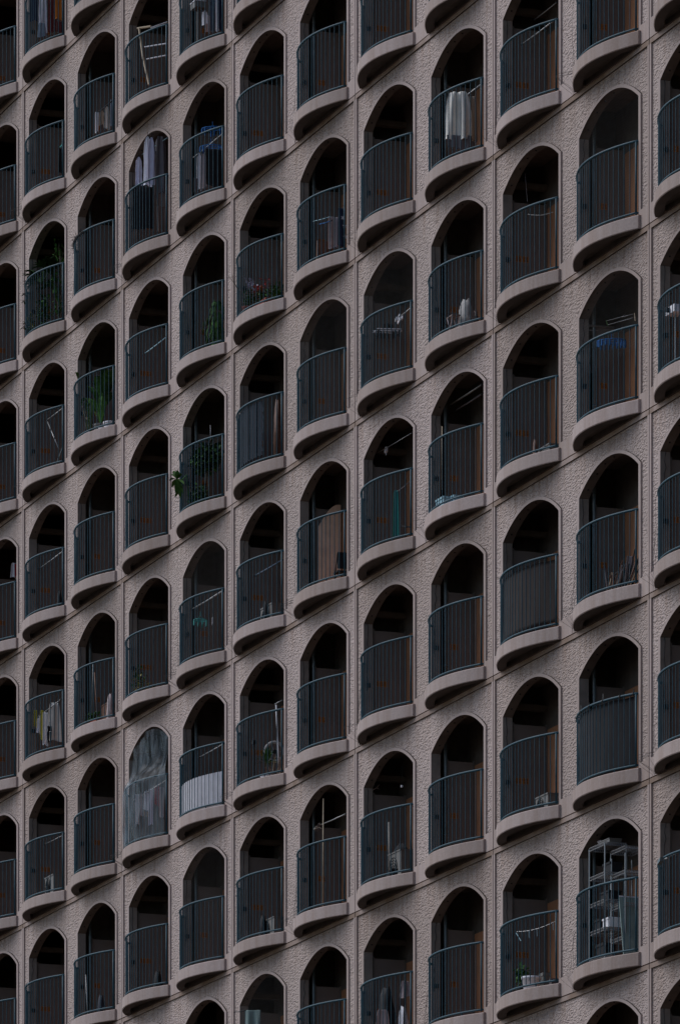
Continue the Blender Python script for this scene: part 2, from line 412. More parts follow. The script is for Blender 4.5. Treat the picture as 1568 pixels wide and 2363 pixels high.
DEP = 0.80
def loggia_template(odd):
    mb = MB(); W2 = BAY/2; cz = ST - 0.14
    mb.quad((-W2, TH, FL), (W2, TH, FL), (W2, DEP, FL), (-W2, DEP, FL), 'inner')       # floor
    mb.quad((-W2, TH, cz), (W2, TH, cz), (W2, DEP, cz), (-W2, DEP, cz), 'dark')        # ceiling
    mb.quad((-W2, DEP, FL), (-0.62, DEP, FL), (-0.62, DEP, FL+1.70), (-W2, DEP, FL+1.70), 'inner'); mb.quad((-W2, DEP, FL+1.70), (-0.62, DEP, FL+1.70), (-0.62, DEP, cz), (-W2, DEP, cz), 'dark')  # upper back wall switched to dark: its shade is put into the colour
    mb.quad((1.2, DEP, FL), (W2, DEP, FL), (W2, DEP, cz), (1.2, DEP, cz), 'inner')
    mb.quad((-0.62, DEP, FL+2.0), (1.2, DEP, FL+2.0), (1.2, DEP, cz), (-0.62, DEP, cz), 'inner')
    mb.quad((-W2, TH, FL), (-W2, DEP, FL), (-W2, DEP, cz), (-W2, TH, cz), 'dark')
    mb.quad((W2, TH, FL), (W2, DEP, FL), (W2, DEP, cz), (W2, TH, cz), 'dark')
    if not odd: mb.box(-HW-0.20, -HW-0.06, TH+0.01, DEP, FL+2.00, FL+2.09, 'soffit')
    return mb
def door_template():
    mb = MB()
    mb.quad((-0.62, DEP+0.06, FL), (1.2, DEP+0.06, FL), (1.2, DEP+0.06, FL+2.0), (-0.62, DEP+0.06, FL+2.0), 'glass')
    for a, b in ((-0.62, -0.57), (0.265, 0.315), (1.15, 1.2)): mb.box(a, b, DEP+0.005, DEP+0.055, FL, FL+2.0, 'alu')
    mb.box(-0.57, 1.15, DEP+0.005, DEP+0.055, FL+1.95, FL+2.0, 'alu'); mb.box(-0.57, 1.15, DEP+0.005, DEP+0.055, FL, FL+0.05, 'alu')
    return mb
BX = -HW - 0.07
def board_template(odd):
    mb = MB(); y0 = 0.33 if odd else 0.225
    mb.box(BX-0.02, BX, y0, DEP-0.03, FL+0.03, FL+1.75, 'board')
    mb.box(BX-0.03, BX+0.008, DEP-0.028, DEP-0.004, FL, FL+1.78, 'boardframe')
    mb.box(BX-0.03, BX+0.008, y0-0.03, y0-0.002, FL, FL+1.78, 'boardframe')
    return mb
def sign_template(odd):
    mb = MB()
    y0, y1 = (0.37, 0.50) if odd else (0.255, 0.47)
    z0, z1 = FL+0.80, FL+0.893
    x = BX + 0.004
    mb.box(BX, x, y0, y1, z0, z1, 'sign')
    n = 3 if odd else 5; rnd = random.Random(3)
    for r_ in range(2):
        for i in range(n):
            a = y0 + (y1-y0)*(i+0.16)/n; b = y0 + (y1-y0)*(i+0.84)/n; c = z0 + 0.012 + r_*0.040
            mb.box(x, x+0.001, a, b, c, c+0.008, 'ink'); mb.box(x, x+0.001, a, b, c+0.021, c+0.028, 'ink')
            q = a + (b-a)*rnd.uniform(0.2, 0.6); mb.box(x+0.001, x+0.002, q, q+0.006, c, c+0.028, 'ink')
    return mb
def pipe_template():
    mb = MB(); mb.tube([(-HW-0.035, 0.270, FL), (-HW-0.035, 0.270, ST-0.141)], 0.026, 'pipe', 10)
    for z in (0.5, 1.4, 2.2): mb.tube([(-HW-0.035, 0.270, FL+z), (-HW-0.035, 0.270, FL+z+0.03)], 0.031, 'pipe', 10)
    return mb
def box_template():
    mb = MB(); z = FL+0.79; x = -HW + 0.001
    mb.box(x, x+0.035, 0.055, 0.083, z-0.035, z+0.035, 'black'); mb.box(x, x+0.035, 0.090, 0.118, z-0.035, z+0.035, 'black')
    mb.box(x, x+0.012, 0.083, 0.090, z-0.02, z+0.02, 'black')
    return mb
def cable_template(k):
    rnd = random.Random(20+k); mb = MB(); x = -HW + 0.006; y = 0.05 + 0.02*k
    pts = []
    for i in range(14):
        z = SPR + 0.03 - 0.09*i; pts.append((x + 0.004*(i % 2), y + rnd.uniform(-0.012, 0.012) - 0.004*i*(k - 1), z))
    mb.tube(pts, 0.0045, 'cable', 5)
    mb.tube([(x, y+0.02, SPR+0.06), (x+0.03, y+0.02, SPR+0.06)], 0.012, 'black', 8)
    return mb

def strand_template(k):
    rnd = random.Random(50+k); mb = MB()
    for q in range(4 + k):
        u = -HW - 0.04 - 0.07*rnd.random(); z = rnd.uniform(0.25, 1.1 + .3*k); pts = []
        n = 9
        for i in range(n):
            t_ = i/(n-1); zz = z*(1-t_) + (-0.02)*t_; yy = -0.012 - 0.30*math.sin(math.pi*min(1, t_*1.05))**2*(1 if zz < 0.3 else 0.10)
            pts.append((u + 0.05*math.sin(5*t_ + q*2) - 0.07*t_, yy - .02*rnd.random(), zz))
        mb.tube(pts, 0.0022, 'cable', 4, False)
    return mb
panel_mb = panel_template(); slab_mb = slab_template(); rail_mb = rail_template()
log_mb = [loggia_template(0), loggia_template(1)]
panel_me = panel_mb.mesh('wall_panel'); slab_me = slab_mb.mesh('balcony'); rail_me = rail_mb.mesh('railing', True)
log_me = [q.mesh('recess') for q in log_mb]; door_me = door_template().mesh('glass_door')
board_me = [board_template(k).mesh('partition') for k in (0, 1)]; sign_me = [sign_template(k).mesh('warning_sign') for k in (0, 1)]
pipe_me = pipe_template().mesh('drain_pipe', True); box_me = box_template().mesh('wall_bracket')
strand_me = [strand_template(k).mesh('loose_netting', True) for k in (0, 1, 2)]; cable_me = [cable_template(k).mesh('cable', True) for k in (0, 1, 2)]

bld = thing('apartment_building', (0, 0, 0), 'tall grey-pink concrete apartment building with rows of arched balconies and blue railings', 'building')
def cell_box(u0, u1, z0, z1, y0=-0.4, y1=0.0):
    pr = [project((u, y, z)) for u in (u0, u1) for z in (z0, z1) for y in (y0, y1)]
    return min(p[0] for p in pr), max(p[0] for p in pr), min(p[1] for p in pr), max(p[1] for p in pr)
def seen(b, mrg=3): return b[1] > -mrg and b[0] < PW+mrg and b[3] > -mrg and b[2] < PH+mrg
shown = {}
cells = [(j, I) for j in range(-2, 14) for I in range(-3, 14)]
for j, I in cells:
    c = bay_u(j); z = joint_z(I)
    # what shows of a bay lies in its opening and its slab
    vis = False
    for uu in (-HW-0.1, -0.6, 0, 0.6, HW+0.1):
        for zz in (0.0, 0.215, 0.8, 1.4, 2.0):
            for yy in (0, -0.05-0.3*(1-(uu/1.3)**2)) :
                x, y = project((c+uu, yy, z+zz))
                if -1 < x < PW+1 and -1 < y < PH+1: vis = True
        x, y = project((c+uu, 0, z+(zin(uu) if abs(uu) < HW else SPR)))
        if -1 < x < PW+1 and -1 < y < PH+1: vis = True
    if vis: shown[(j, I)] = 1
print('balconies in view', len(shown))
def fullest(b):
    x0, x1, y0, y1 = cell_box(bay_u(b[0])-HW, bay_u(b[0])+HW, joint_z(b[1]), joint_z(b[1])+2.4)
    return max(0, min(x1, PW)-max(x0, 0))*max(0, min(y1, PH)-max(y0, 0))
keep = sorted(shown, key=fullest, reverse=True)[:99]
panels = set((j//2, I) for j, I in shown)
for V in range(-1, 6):
    for I in range(-3, 14):
        if seen(cell_box(V*2*BAY, (V+1)*2*BAY, joint_z(I), joint_z(I)+ST, 0, 0)): panels.add((V, I))
panels = sorted(panels)
print('panels', len(panels))
for V, I in panels: link('wall_panel', panel_me, bld, (V*2*BAY, 0, joint_z(I)))
RX = random.Random(5)
for j, I in keep:
    o = link('balcony', slab_me, bld, (bay_u(j), 0, joint_z(I)))
    odd = j % 2
    link('railing', rail_me, o); link('recess', log_me[odd], o); link('partition', board_me[odd], o)
    link('warning_sign', sign_me[odd], o); link('wall_bracket', box_me, o);
    link('glass_door', door_me, o)
    if odd: link('drain_pipe', pipe_me, o)
    if RX.random() < 0.4: link('loose_netting', strand_me[RX.randrange(3)], o)
    if RX.random() < 0.8: link('cable', cable_me[RX.randrange(3)], o)
# the rest of the same facade just outside the picture
rest = MB()
for V in range(-5, 8):
    Is = [I for (v, I) in panels if v == min(5, max(-1, V))]
    for I in range(min(Is)-2, max(Is)+3):
        if joint_z(I) < 1: continue
        if (V, I) not in panels: rest.merge(panel_mb, (V*2*BAY, 0, joint_z(I)))
        for j in (2*V, 2*V+1):
            if (j, I) not in keep:
                for t_ in (slab_mb, rail_mb, log_mb[j % 2]): rest.merge(t_, (bay_u(j), 0, joint_z(I)))
ro = link('outer_bays', rest.mesh('outer_bays'), bld); ro['kind'] = 'stuff'
core = MB(); U0, U1 = -5*2*BAY, 8*2*BAY; ZT = joint_z(-5)
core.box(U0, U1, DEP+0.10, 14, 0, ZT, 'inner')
link('building_core', core.mesh('building_core'), bld)
# dark mastic behind the open joints
jm = MB()
for V in range(-5, 9):
    jm.box(V*2*BAY-0.03, V*2*BAY+0.03, 0.016, 0.05, 0, ZT, 'joint')
for I in range(-5, 14):
    jm.box(U0, U1, 0.052, 0.07, joint_z(I)-0.03, joint_z(I)+0.03, 'joint')
link('joint_sealant', jm.mesh('joint_sealant'), bld)

g = MB(); g.quad((-1500, -1500, 0), (1500, -1500, 0), (1500, 1500, 0), (-1500, 1500, 0), 'ground')
go = link('ground', g.mesh('ground')); go['kind'] = 'structure'

# ---------------------------------------------------------------- things standing, lying and hanging on the balconies
def bay_of(xs, ys):
    p = at(xs, ys, 0.0)
    return math.floor(p.x/BAY), math.ceil(TOPN - (p.z - ZC)/ST)
def place(xs, ys, d):
    """photo point at depth d, moved forward if the ray would already be behind the partition"""
    u0 = at(xs, ys, 0.0).x; j = math.floor(u0/BAY); lim = bay_u(j) + BX + 0.035
    while d > -0.3 and at(xs, ys, d).x < lim: d -= 0.02
    return at(xs, ys, d)
def pxm(p, dr):
    a = project(p); b = project(p + dr*0.1)
    return abs(b[0] - a[0])*1.73342/0.1
def tube_thing(name, pts, r, mat, label, cat, group=None, n=8):
    mb = MB(); mb.tube(pts, r, mat, n); return tag(centred(mb, name, True), label, cat, group)
def pole(x1, y1, x2, y2, d, label, r=0.012, mat='steel', group='laundry poles across the balconies', name='laundry_pole'):
    a = place(x1, y1, d); d = a.y; b = at(x2, y2, d)
    mb = MB(); mb.tube([a, a*0.5 + b*0.5 + Vector((0, 0, -0.006)), b], r, mat, 8)
    dv_ = (b - a).normalized()
    mb.tube([a - dv_*0.02, a + dv_*0.02], r*1.5, 'black', 8); mb.tube([b - dv_*0.02, b + dv_*0.02], r*1.5, 'black', 8)
    return tag(centred(mb, name, True), label, 'pole', group)

def sheet(mb, top, ax, w, h, hwf, mat, rnd, folds=3, amp=0.02, nx=14, nz=18, thick=0.008, sag=0.0):
    """hanging cloth: half width profile hwf(t), wave folds, closed thickness"""
    perp = Vector((-ax.y, ax.x, 0)); ph = rnd.uniform(0, 6); ph2 = rnd.uniform(0, 6); vs = []
    for side in (0, 1):
        for i in range(nz+1):
            t = i/nz
            for k in range(nx+1):
                s = -1 + 2*k/nx; hw = hwf(t)*w
                a = amp*(0.35 + 0.65*t)*(math.sin(folds*math.pi*s*0.5 + ph + 0.9*t) + 0.4*math.sin(folds*2.3*s + ph2 - 1.7*t))
                z = -h*t - sag*(1 - s*s)*(1-t)*0.5 - 0.02*math.sin(2.4*s + ph2)*t
                vs.append(top + ax*(s*hw) + perp*(a + side*thick) + Vector((0, 0, z)))
    N = (nx+1)*(nz+1); fs = []
    for side in (0, 1):
        for i in range(nz):
            for k in range(nx):
                a = side*N + i*(nx+1) + k; f = (a, a+1, a+nx+2, a+nx+1); fs.append(f if side else f[::-1])
    for i in range(nz):
        for k in (0, nx): a = i*(nx+1)+k; fs.append((a, a+nx+1, N+a+nx+1, N+a))
    for k in range(nx):
        for i in (0, nz): a = i*(nx+1)+k; fs.append((a, a+1, N+a+1, N+a))
    mb.add(vs, fs, mat)
def f_towel(t): return 0.5
def f_shirt(t):
    for a, b, p, q in ((0, .03, .09, .16), (.03, .10, .16, .34), (.10, .42, .34, .46), (.42, .46, .46, .40), (.46, 1, .40, .46)):
        if t <= b + 1e-9: return p + (q-p)*(t-a)/(b-a)
    return .46
def f_skirt(t): return 0.30 + 0.2*t
def f_drape(t): return 0.28 + 0.22*math.sqrt(t)
def garment(x0, y0, x1, y1, d, mat, label, cat='garment', kind='towel', ang=90, name=None, group='laundry hung out on the balconies', folds=3, amp=0.018, seed=0, sag=0.0, hanger=True):
    rnd = random.Random(int(x0*7 + y0*3 + seed)); xc = (x0+x1)/2
    p = place(x0, y0, d); d = min(d, p.y) if p.y < d else d
    if d < -0.2: d = -0.05
    top = at(xc, y0, d); bot = at(xc, y1, d); ax = Vector((math.cos(R(ang)), math.sin(R(ang)), 0))
    w = (x1 - x0)/pxm(top, ax); h = top.z - bot.z
    f = {'towel': f_towel, 'shirt': f_shirt, 'skirt': f_skirt, 'drape': f_drape, 'duvet': lambda t: 0.30 + 0.20*min(1, t*2.2)**0.6}.get(kind, f_towel)
    mb = MB()
    if kind == 'trousers':
        sheet(mb, top, ax, w, h*0.35, lambda t: 0.42 + 0.05*t, mat, rnd, 2, amp)
        for s in (-1, 1):
            sheet(mb, top + ax*(s*0.24*w) + Vector((0, 0, -h*0.345)), ax, w, h*0.65, lambda t: 0.225 - 0.05*t, mat, rnd, 2, amp, nx=8)
    else:
        sheet(mb, top, ax, w*(1.12 if kind == 'shirt' else 1.0), h, f, mat, rnd, folds, amp, sag=sag)
    if hanger and kind in ('shirt', 'trousers'):
        mb.tube([top - ax*w*0.3 + Vector((0, 0, -0.03)), top + Vector((0, 0, 0.03)), top + ax*w*0.3 + Vector((0, 0, -0.03))], 0.006, 'black', 5)
        mb.tube([top + Vector((0, 0, 0.02)), top + Vector((0, 0, 0.08))], 0.005, 'black', 5)
    name = name or {'shirt': 'shirt', 'trousers': 'trousers', 'towel': 'towel', 'skirt': 'skirt', 'drape': 'hanging_cloth'}[kind]
    return tag(centred(mb, name, True), label, cat, group)

def leaf(mb, a, b, wid, mat, bend=0.3, seg=5, up=Vector((0, 0, 1))):
    """leaf blade from a to b with drooping arc"""
    a, b = Vector(a), Vector(b); d = b - a; L = d.length; side = d.cross(up)
    if side.length < 1e-4: side = Vector((1, 0, 0))
    side.normalize(); vs = []
    for i in range(seg+1):
        t = i/seg; p = a + d*t + up*(bend*L*(4*t*(1-t))*0.5)
        ww = wid*math.sin(math.pi*min(0.97, 0.06 + 0.92*t))**0.8
        vs += [p - side*ww, p + up*(-0.15*ww), p + side*ww]
    fs = []
    for i in range(seg):
        for k in (0, 1): q = i*3 + k; fs.append((q, q+1, q+4, q+3))
    mb.add(vs, fs, mat)
def bush(mb, c, r, n, size, mats, rnd, droop=0.2, shell=0.3):
    c = Vector(c)
    for _ in range(n):
        v = Vector((rnd.gauss(0, 1), rnd.gauss(0, 1), rnd.gauss(0, 1))).normalized()*(shell + (1-shell)*rnd.random())
        p = c + Vector((v.x*r[0], v.y*r[1], v.z*r[2]))
        q = Vector((rnd.gauss(0, 1)+v.x, rnd.gauss(0, 1)+v.y, rnd.gauss(0, .7) - droop)).normalized()*size*rnd.uniform(.6, 1.3)
        leaf(mb, p, p + q, size*0.34, rnd.choice(mats), 0.2, 3)
def pot(mb, c, r, h, mat='terracotta', ribs=False):
    p = [(r*0.70, 0), (r*0.78, 0.01)]
    if ribs:
        for k in range(5): z = h*(0.1 + 0.17*k); p += [(r*(0.8+0.035*k), z), (r*(0.86+0.035*k), z + h*0.05), (r*(0.8+0.035*k), z + h*0.1)]
    p += [(r*0.98, h*0.86), (r*1.08, h*0.87), (r*1.08, h), (r*0.95, h), (r*0.93, h*0.9), (0.001, h*0.88)]
    mb.lathe(c, p, mat)
def plant(loc, label, group='potted plants on the balconies', name='potted_plant'):
    return thing(name, loc, label, 'plant', group)
def floor_pt(xs, ys, d):
    """point on the floor of the bay seen at this photo column, at depth d"""
    u0 = at(xs, ys, 0.0).x; j = math.floor(u0/BAY); I = bay_of(xs, ys)[1]
    lim = bay_u(j) + BX + 0.06; u = None
    while d > -0.2 and at(xs, ys, d).x < lim: d -= 0.02
    p = at(xs, ys, d); return Vector((p.x, d, joint_z(I) + FL + 0.001))

# ---- column by column, from the photograph's left edge ------------------------------------------------
# far left edge
garment(42, 2252, 70, 2312, 0.3, 'white', 'small white cloth hung at the far left edge of the photo', 'cloth', 'drape', name='cloth')
garment(60, 2256, 70, 2306, 0.34, 'red', 'red strip of cloth at the right of the white one at the far left edge', 'cloth', 'towel', name='cloth', amp=.005)
# first full column of arches
garment(118, -60, 150, 82, 0.15, 'navy', 'dark navy shirt hanging left of the orange cloth in the top left corner', kind='shirt')
garment(152, -60, 190, 128, 0.15, 'white', 'white dress beside the dark red flowered cloth in the top left corner', kind='skirt', name='dress')
garment(193, -60, 224, 126, 0.25, 'maroon', 'dark red flower patterned cloth hanging left of the orange one', 'cloth', 'towel', name='cloth', amp=0.01)
garment(222, -60, 248, 76, 0.30, 'orange', 'bright orange cloth hanging in the top left corner', 'cloth', 'towel', name='cloth', amp=0.01)
garment(226, 84, 250, 126, 0.33, 'maroon', 'small dark red cloth hanging below the orange one', 'cloth', 'towel', name='cloth', amp=0.01)
garment(150, 90, 186, 146, 0.05, 'lightblue', 'pale blue garment bundled at the foot of the rail in the top left corner', 'garment', 'drape', name='garment')
garment(234, 592, 252, 690, 0.45, 'black', 'dark bundle hanging from a small teal hanger at the right jamb', 'garment', 'drape', name='garment')
mb = MB(); p = at(247, 582, 0.45); mb.box(p.x-0.09, p.x+0.05, p.y-0.012, p.y+0.012, p.z-0.012, p.z+0.012, 'teal'); mb.tube([p, p+Vector((0, 0, .06))], 0.005, 'teal', 6)
tag(centred(mb, 'clothes_hanger'), 'small teal clothes hanger above the dark bundle', 'hanger')

# tall jungle of plants, first column
rnd = random.Random(11)
b = floor_pt(150, 1240, 0.05)
t = plant(b, 'fan palm filling the upper left of the crowded plant balcony')
mb = MB(); pot(mb, b, 0.13, 0.24, 'acgrey'); part(mb, 'pot', t)
mb = MB(); mb.tube([b + Vector((0, 0, 0.2)), b + Vector((-0.05, 0, 0.8)), b + Vector((0.0, 0, 1.25))], [0.03, 0.025, 0.02], 'stem'); part(mb, 'trunk', t, True)
mb = MB(); cr = b + Vector((0.12, 0.05, 1.22))
for k in range(17):
    a = k*0.57; hub = cr + Vector((math.cos(a)*0.36, math.sin(a)*0.16 - 0.03, 0.14 + 0.18*math.sin(a*2.3)))
    mb.tube([cr, hub], 0.006, 'leafdark', 5)
    for q in range(11):
        an = a + (q-5)*0.27; leaf(mb, hub, hub + Vector((math.cos(an)*0.26, math.sin(an)*0.18, 0.07 - abs(q-5)*0.018 + rnd.uniform(-.03, .03))), 0.030, 'leafdark', 0.25, 3)
part(mb, 'fronds', t)
b = floor_pt(232, 1240, 0.35)
t = plant(b, 'leggy vine climbing the right side of the crowded plant balcony')
mb = MB(); pot(mb, b + Vector((0, 0, 0)), 0.12, 0.22, 'leafdark'); part(mb, 'pot', t)
mb = MB()
for k in range(5):
    pts = [b + Vector((0.05*math.sin(k), 0.02*k, 0.2)) + Vector((0.10*math.sin(i*0.8 + k*1.7), 0.03*math.cos(i+k), 0.2*i)) for i in range(8 + k % 3)]
    mb.tube(pts, 0.010, 'stem', 5)
part(mb, 'stems', t, True)
mb = MB()
for k in range(150):
    i = rnd.uniform(2, 9.2); p = b + Vector((0.16*math.sin(i*1.3 + k), 0.1*math.cos(k), 0.2 + 0.2*i)); q = Vector((rnd.uniform(-.1, .1), rnd.uniform(-.08, .08), -rnd.uniform(0.03, .13)))
    leaf(mb, p, p + q, 0.022, rnd.choice(['leaf', 'leafdark', 'leaf']), 0.2, 3)
part(mb, 'leaves', t)
b = floor_pt(122, 1280, -0.12)
t = plant(b, 'yellow flecked bush against the left end of the crowded plant balcony rail')
mb = MB(); pot(mb, b, 0.10, 0.16, 'terracotta'); part(mb, 'pot', t)
mb = MB(); bush(mb, b + Vector((0, 0, 0.38)), (0.20, 0.10, 0.26), 130, 0.07, ['leaf', 'leafyellow', 'leafdark', 'leafdark'], rnd); part(mb, 'leaves', t)
b = floor_pt(175, 1270, -0.05)
t = plant(b, 'low dark bush in the middle of the crowded plant balcony')
mb = MB(); pot(mb, b, 0.10, 0.16, 'leafdark'); part(mb, 'pot', t)
mb = MB(); bush(mb, b + Vector((0, 0, 0.50)), (0.30, 0.12, 0.34), 220, 0.09, ['leafdark', 'leafdark', 'leaf', 'black'], rnd); part(mb, 'leaves', t)
mb = MB(); b = floor_pt(212, 1262, 0.1); pot(mb, b, 0.10, 0.17, 'white'); tag(centred(mb, 'plant_pot', True), 'white pot on the floor of the crowded plant balcony', 'pot', 'loose flower pots')
mb = MB(); a = at(112, 1200, -0.20)
for (x, y) in ((98, 1176), (96, 1204), (99, 1290), (92, 1310)):
    q = at(x, y, -0.42); s_ = a if y < 1250 else at(112, 1325, -0.2)
    mb.tube([s_, s_*0.5+q*0.5+Vector((0, 0, .02)), q], 0.006, 'stem', 5); bush(mb, q, (0.03, 0.04, 0.04), 9, 0.05, ['leafdark', 'stem'], rnd)
tag(centred(mb, 'twig'), 'bare twigs poking out left through the rail of the crowded plant balcony', 'twigs')

pole(187, 1680, 253, 1631, 0.30, 'slanting pale pole above the leaning rod, fourth arch down on the left')
a = place(188, 1682, 0.2); q = at(236, 1797, 0.15); tube_thing('rod', [a, q], 0.010, 'steel', 'thin rod leaning down from a slanting pale pole', 'rod')
a = floor_pt(218, 1830, 0.0); q = at(252, 1786, 0.05); tube_thing('rod', [a + Vector((0, 0, .03)), q], 0.014, 'pipe', 'short teal grey rod resting low against the rail', 'rod')
pole(158, 2274, 256, 2202, 0.30, 'long pale pole slanting above a small dark bag, fifth arch down on the left')
def bag(x0, y0, x1, y1, d, mat, label, cat='bag', name='bag', group=None, lump=5, sq=1.0):
    """soft lumpy bag standing on the floor"""
    rnd = random.Random(int(x0+y0)); b = floor_pt((x0+x1)/2, y1, d); tp = at((x0+x1)/2, y0, b.y)
    w = (x1-x0)/pxm(b, Vector((0, 1, 0)))/2; w = min(w, 0.30); h = max(0.10, tp.z - b.z); mb = MB(); n = 16; vs = []; fs = []
    m_ = 9
    for i in range(m_+1):
        t = i/m_; r = w*(math.sin(math.pi*(0.12 + 0.82*t)))**0.6
        for k in range(n):
            a = 2*math.pi*k/n; rr = r*(1 + 0.16*math.sin(lump*a + 3*t*lump) + 0.10*math.sin(3*a - 4*t))
            vs.append(b + Vector((rr*math.cos(a)*1.3*sq, rr*math.sin(a)*0.8, h*t + (0.03*math.sin(2*a+w) if i == m_ else 0))))
    for i in range(m_):
        for k in range(n): k2 = (k+1) % n; fs.append((i*n+k, i*n+k2, (i+1)*n+k2, (i+1)*n+k))
    fs.append(tuple(range(n-1, -1, -1))); fs.append(tuple(m_*n+k for k in range(n)))
    mb.add(vs, fs, mat); return tag(centred(mb, name, True), label, cat, group)
bag(226, 2366, 250, 2404, 0.25, 'black', 'small black bag on the floor below a long slanting pole')
# laundry with yellow
garment(133, 2842, 148, 2908, 0.02, 'yellow', 'yellow towel at the left end of the lowest-left laundry row', 'towel', 'towel', amp=0.01)
garment(161, 2842, 176, 2962, 0.04, 'yellow', 'narrow yellow and dark cloth between lilac shirt and white towel', 'cloth', 'towel', name='cloth', amp=0.01)
garment(148, 2866, 172, 2935, 0.02, 'lilac', 'lilac shirt hung beside the yellow towel', kind='shirt')
garment(172, 2850, 192, 2982, 0.06, 'white', 'long white towel hung right of the lilac shirt', 'towel', 'towel', amp=0.01)
garment(190, 2812, 246, 2965, 0.20, 'cream', 'large cream sheet draped over the line beside the white towel', 'sheet', 'drape', name='sheet', amp=0.03)
garment(189, 2905, 208, 2972, -0.02, 'black', 'black trousers hanging in front of the cream sheet', kind='trousers')
pole(150, 2870, 244, 2798, 0.12, 'thin pole carrying the cream sheet and yellow towel')
def peg_hanger(x0, y0, x1, y1, d, mat, label, n=11, group='peg hangers'):
    """oval frame with a ring of pegs hanging from it"""
    c = place((x0+x1)/2, (y0+y1)/2, d); top = at((x0+x1)/2, y0, c.y); w = (x1-x0)/pxm(c, Vector((0.55, 0.83, 0)))/2
    ax = Vector((0.55, 0.83, 0)); ay = Vector((-0.83, 0.55, 0)); mb = MB()
    ring = [c + ax*(w*math.cos(2*math.pi*k/20)) + ay*(0.13*math.sin(2*math.pi*k/20)) for k in range(21)]
    mb.tube(ring, 0.009, mat, 6, False); mb.tube([c - ax*w, c + ax*w], 0.006, mat, 6)
    mb.tube([c - ax*w*.6, top, c + ax*w*.6], 0.004, mat, 5); mb.tube([top, top + Vector((0, 0, .07))], 0.006, mat, 6)
    r_ = random.Random(int(x0))
    for k in range(n):
        q = ring[int(k*20/n)]; mb.box(q.x-0.012, q.x+0.012, q.y-0.010, q.y+0.010, q.z-0.085-r_.uniform(0, .03), q.z-0.005, mat)
    return tag(centred(mb, 'peg_hanger'), label, 'hanger', group)
def ac_unit(xs, ys, d, label, w=0.70, h=0.50, rot=0):
    b = floor_pt(xs, ys, d); t = thing('condenser_unit', b, label, 'air conditioner', 'air conditioner units on the balconies')
    mb = MB(); mb.box(b.x-w/2, b.x+w/2, b.y-0.13, b.y+0.13, b.z+0.04, b.z+h, 'acgrey'); mb.box(b.x-w/2-.012, b.x+w/2+.012, b.y-0.142, b.y+0.142, b.z+h, b.z+h+0.022, 'acgrey')
    part(mb, 'casing', t)
    mb = MB(); r = min(h*0.40, w*0.36); cc = Vector((b.x-w*0.12, b.y-0.135, b.z+0.04+(h-.04)/2))
    for q in (1, .8, .6, .4, .2):
        mb.tube([cc + Vector((r*q*math.cos(a*math.pi/8), 0, r*q*math.sin(a*math.pi/8))) for a in range(17)], 0.005, 'black', 4, False)
    for a in range(8): mb.tube([cc, cc + Vector((r*math.cos(a*math.pi/4), 0, r*math.sin(a*math.pi/4)))], 0.004, 'black', 4)
    part(mb, 'fan_grille', t)
    mb = MB()
    for s in (-1, 1): mb.box(b.x+s*w*.35-.03, b.x+s*w*.35+.03, b.y-.14, b.y+.14, b.z, b.z+.04, 'black')
    part(mb, 'feet', t); return t
ac_unit(222, 3528, 0.10, 'pale air conditioner low in the arch left of the plastic draped balcony, one row down', 0.55, 0.42)
pole(178, 3378, 250, 3343, 0.30, 'slender pole above the air conditioner at lower left', r=0.009)

# second column
garment(381, 448, 394, 528, 0.25, 'white', 'narrow white towel at the left of the tan striped laundry', 'towel', 'towel', amp=0.01)
garment(398, 440, 418, 500, 0.30, 'tan', 'tan striped blouse between two pale towels', kind='shirt')
garment(416, 424, 440, 514, 0.36, 'cream', 'cream blouse right of the tan striped one', kind='shirt')
garment(442, 398, 458, 500, 0.45, 'lightblue', 'grey blue towel at the right jamb beside the cream blouse', 'towel', 'towel', amp=0.01)
pole(392, 448, 458, 394, 0.30, 'dark pole carrying the tan striped blouse', mat='black')
mb = MB(); rnd = random.Random(4)          # prickly garland on the handrail
j, I = bay_of(350, 1000); zz = joint_z(I) + RT
for k in range(340):
    T = rnd.uniform(0.42, 1.0); p = Vector(rail_pt(T, 0)); p = Vector((p.x + bay_u(j), p.y, zz))
    q = p + Vector((rnd.gauss(0, .05), rnd.gauss(0, .03), rnd.gauss(0, .045))); mb.tube([p, q], [0.004, 0.002], 'black', 3, False)
pts = [Vector((rail_pt(T/20, 0)[0] + bay_u(j), rail_pt(T/20, 0)[1], zz)) for T in range(8, 21)]
mb.tube(pts, 0.025, 'black', 6); tag(centred(mb, 'garland'), 'prickly black garland wound round the handrail', 'garland')
rnd = random.Random(31)
b = floor_pt(405, 1660, 0.05)
t = plant(b, 'tall bird of paradise plant with long paddle leaves above white pots')
mb = MB(); pot(mb, b, 0.15, 0.26, 'acgrey'); part(mb, 'pot', t)
mb = MB()
for k in range(22):
    a = k*2.4; L = rnd.uniform(0.55, 1.05); r = rnd.uniform(.10, .38)
    p = b + Vector((r*math.cos(a)*2.2, r*math.sin(a)*.45, 0.25 + L*0.9)); base = b + Vector((0, 0, .25)); md = base*0.45 + p*0.55 + Vector((0, 0, .05))
    mb.tube([base, md], 0.010, 'leaf', 5)
    leaf(mb, md, p + Vector((0.30*math.cos(a), 0.10*math.sin(a), 0.0)), rnd.uniform(.06, .10), rnd.choice(['leaf', 'leafdark', 'leafdark']), 0.45, 6)
part(mb, 'leaves', t)
b = floor_pt(355, 1700, -0.12)
t = plant(b, 'dry straw coloured stems at the left of the paddle leaved plant')
mb = MB(); pot(mb, b, 0.10, 0.15, 'white', True); part(mb, 'pot', t)
mb = MB()
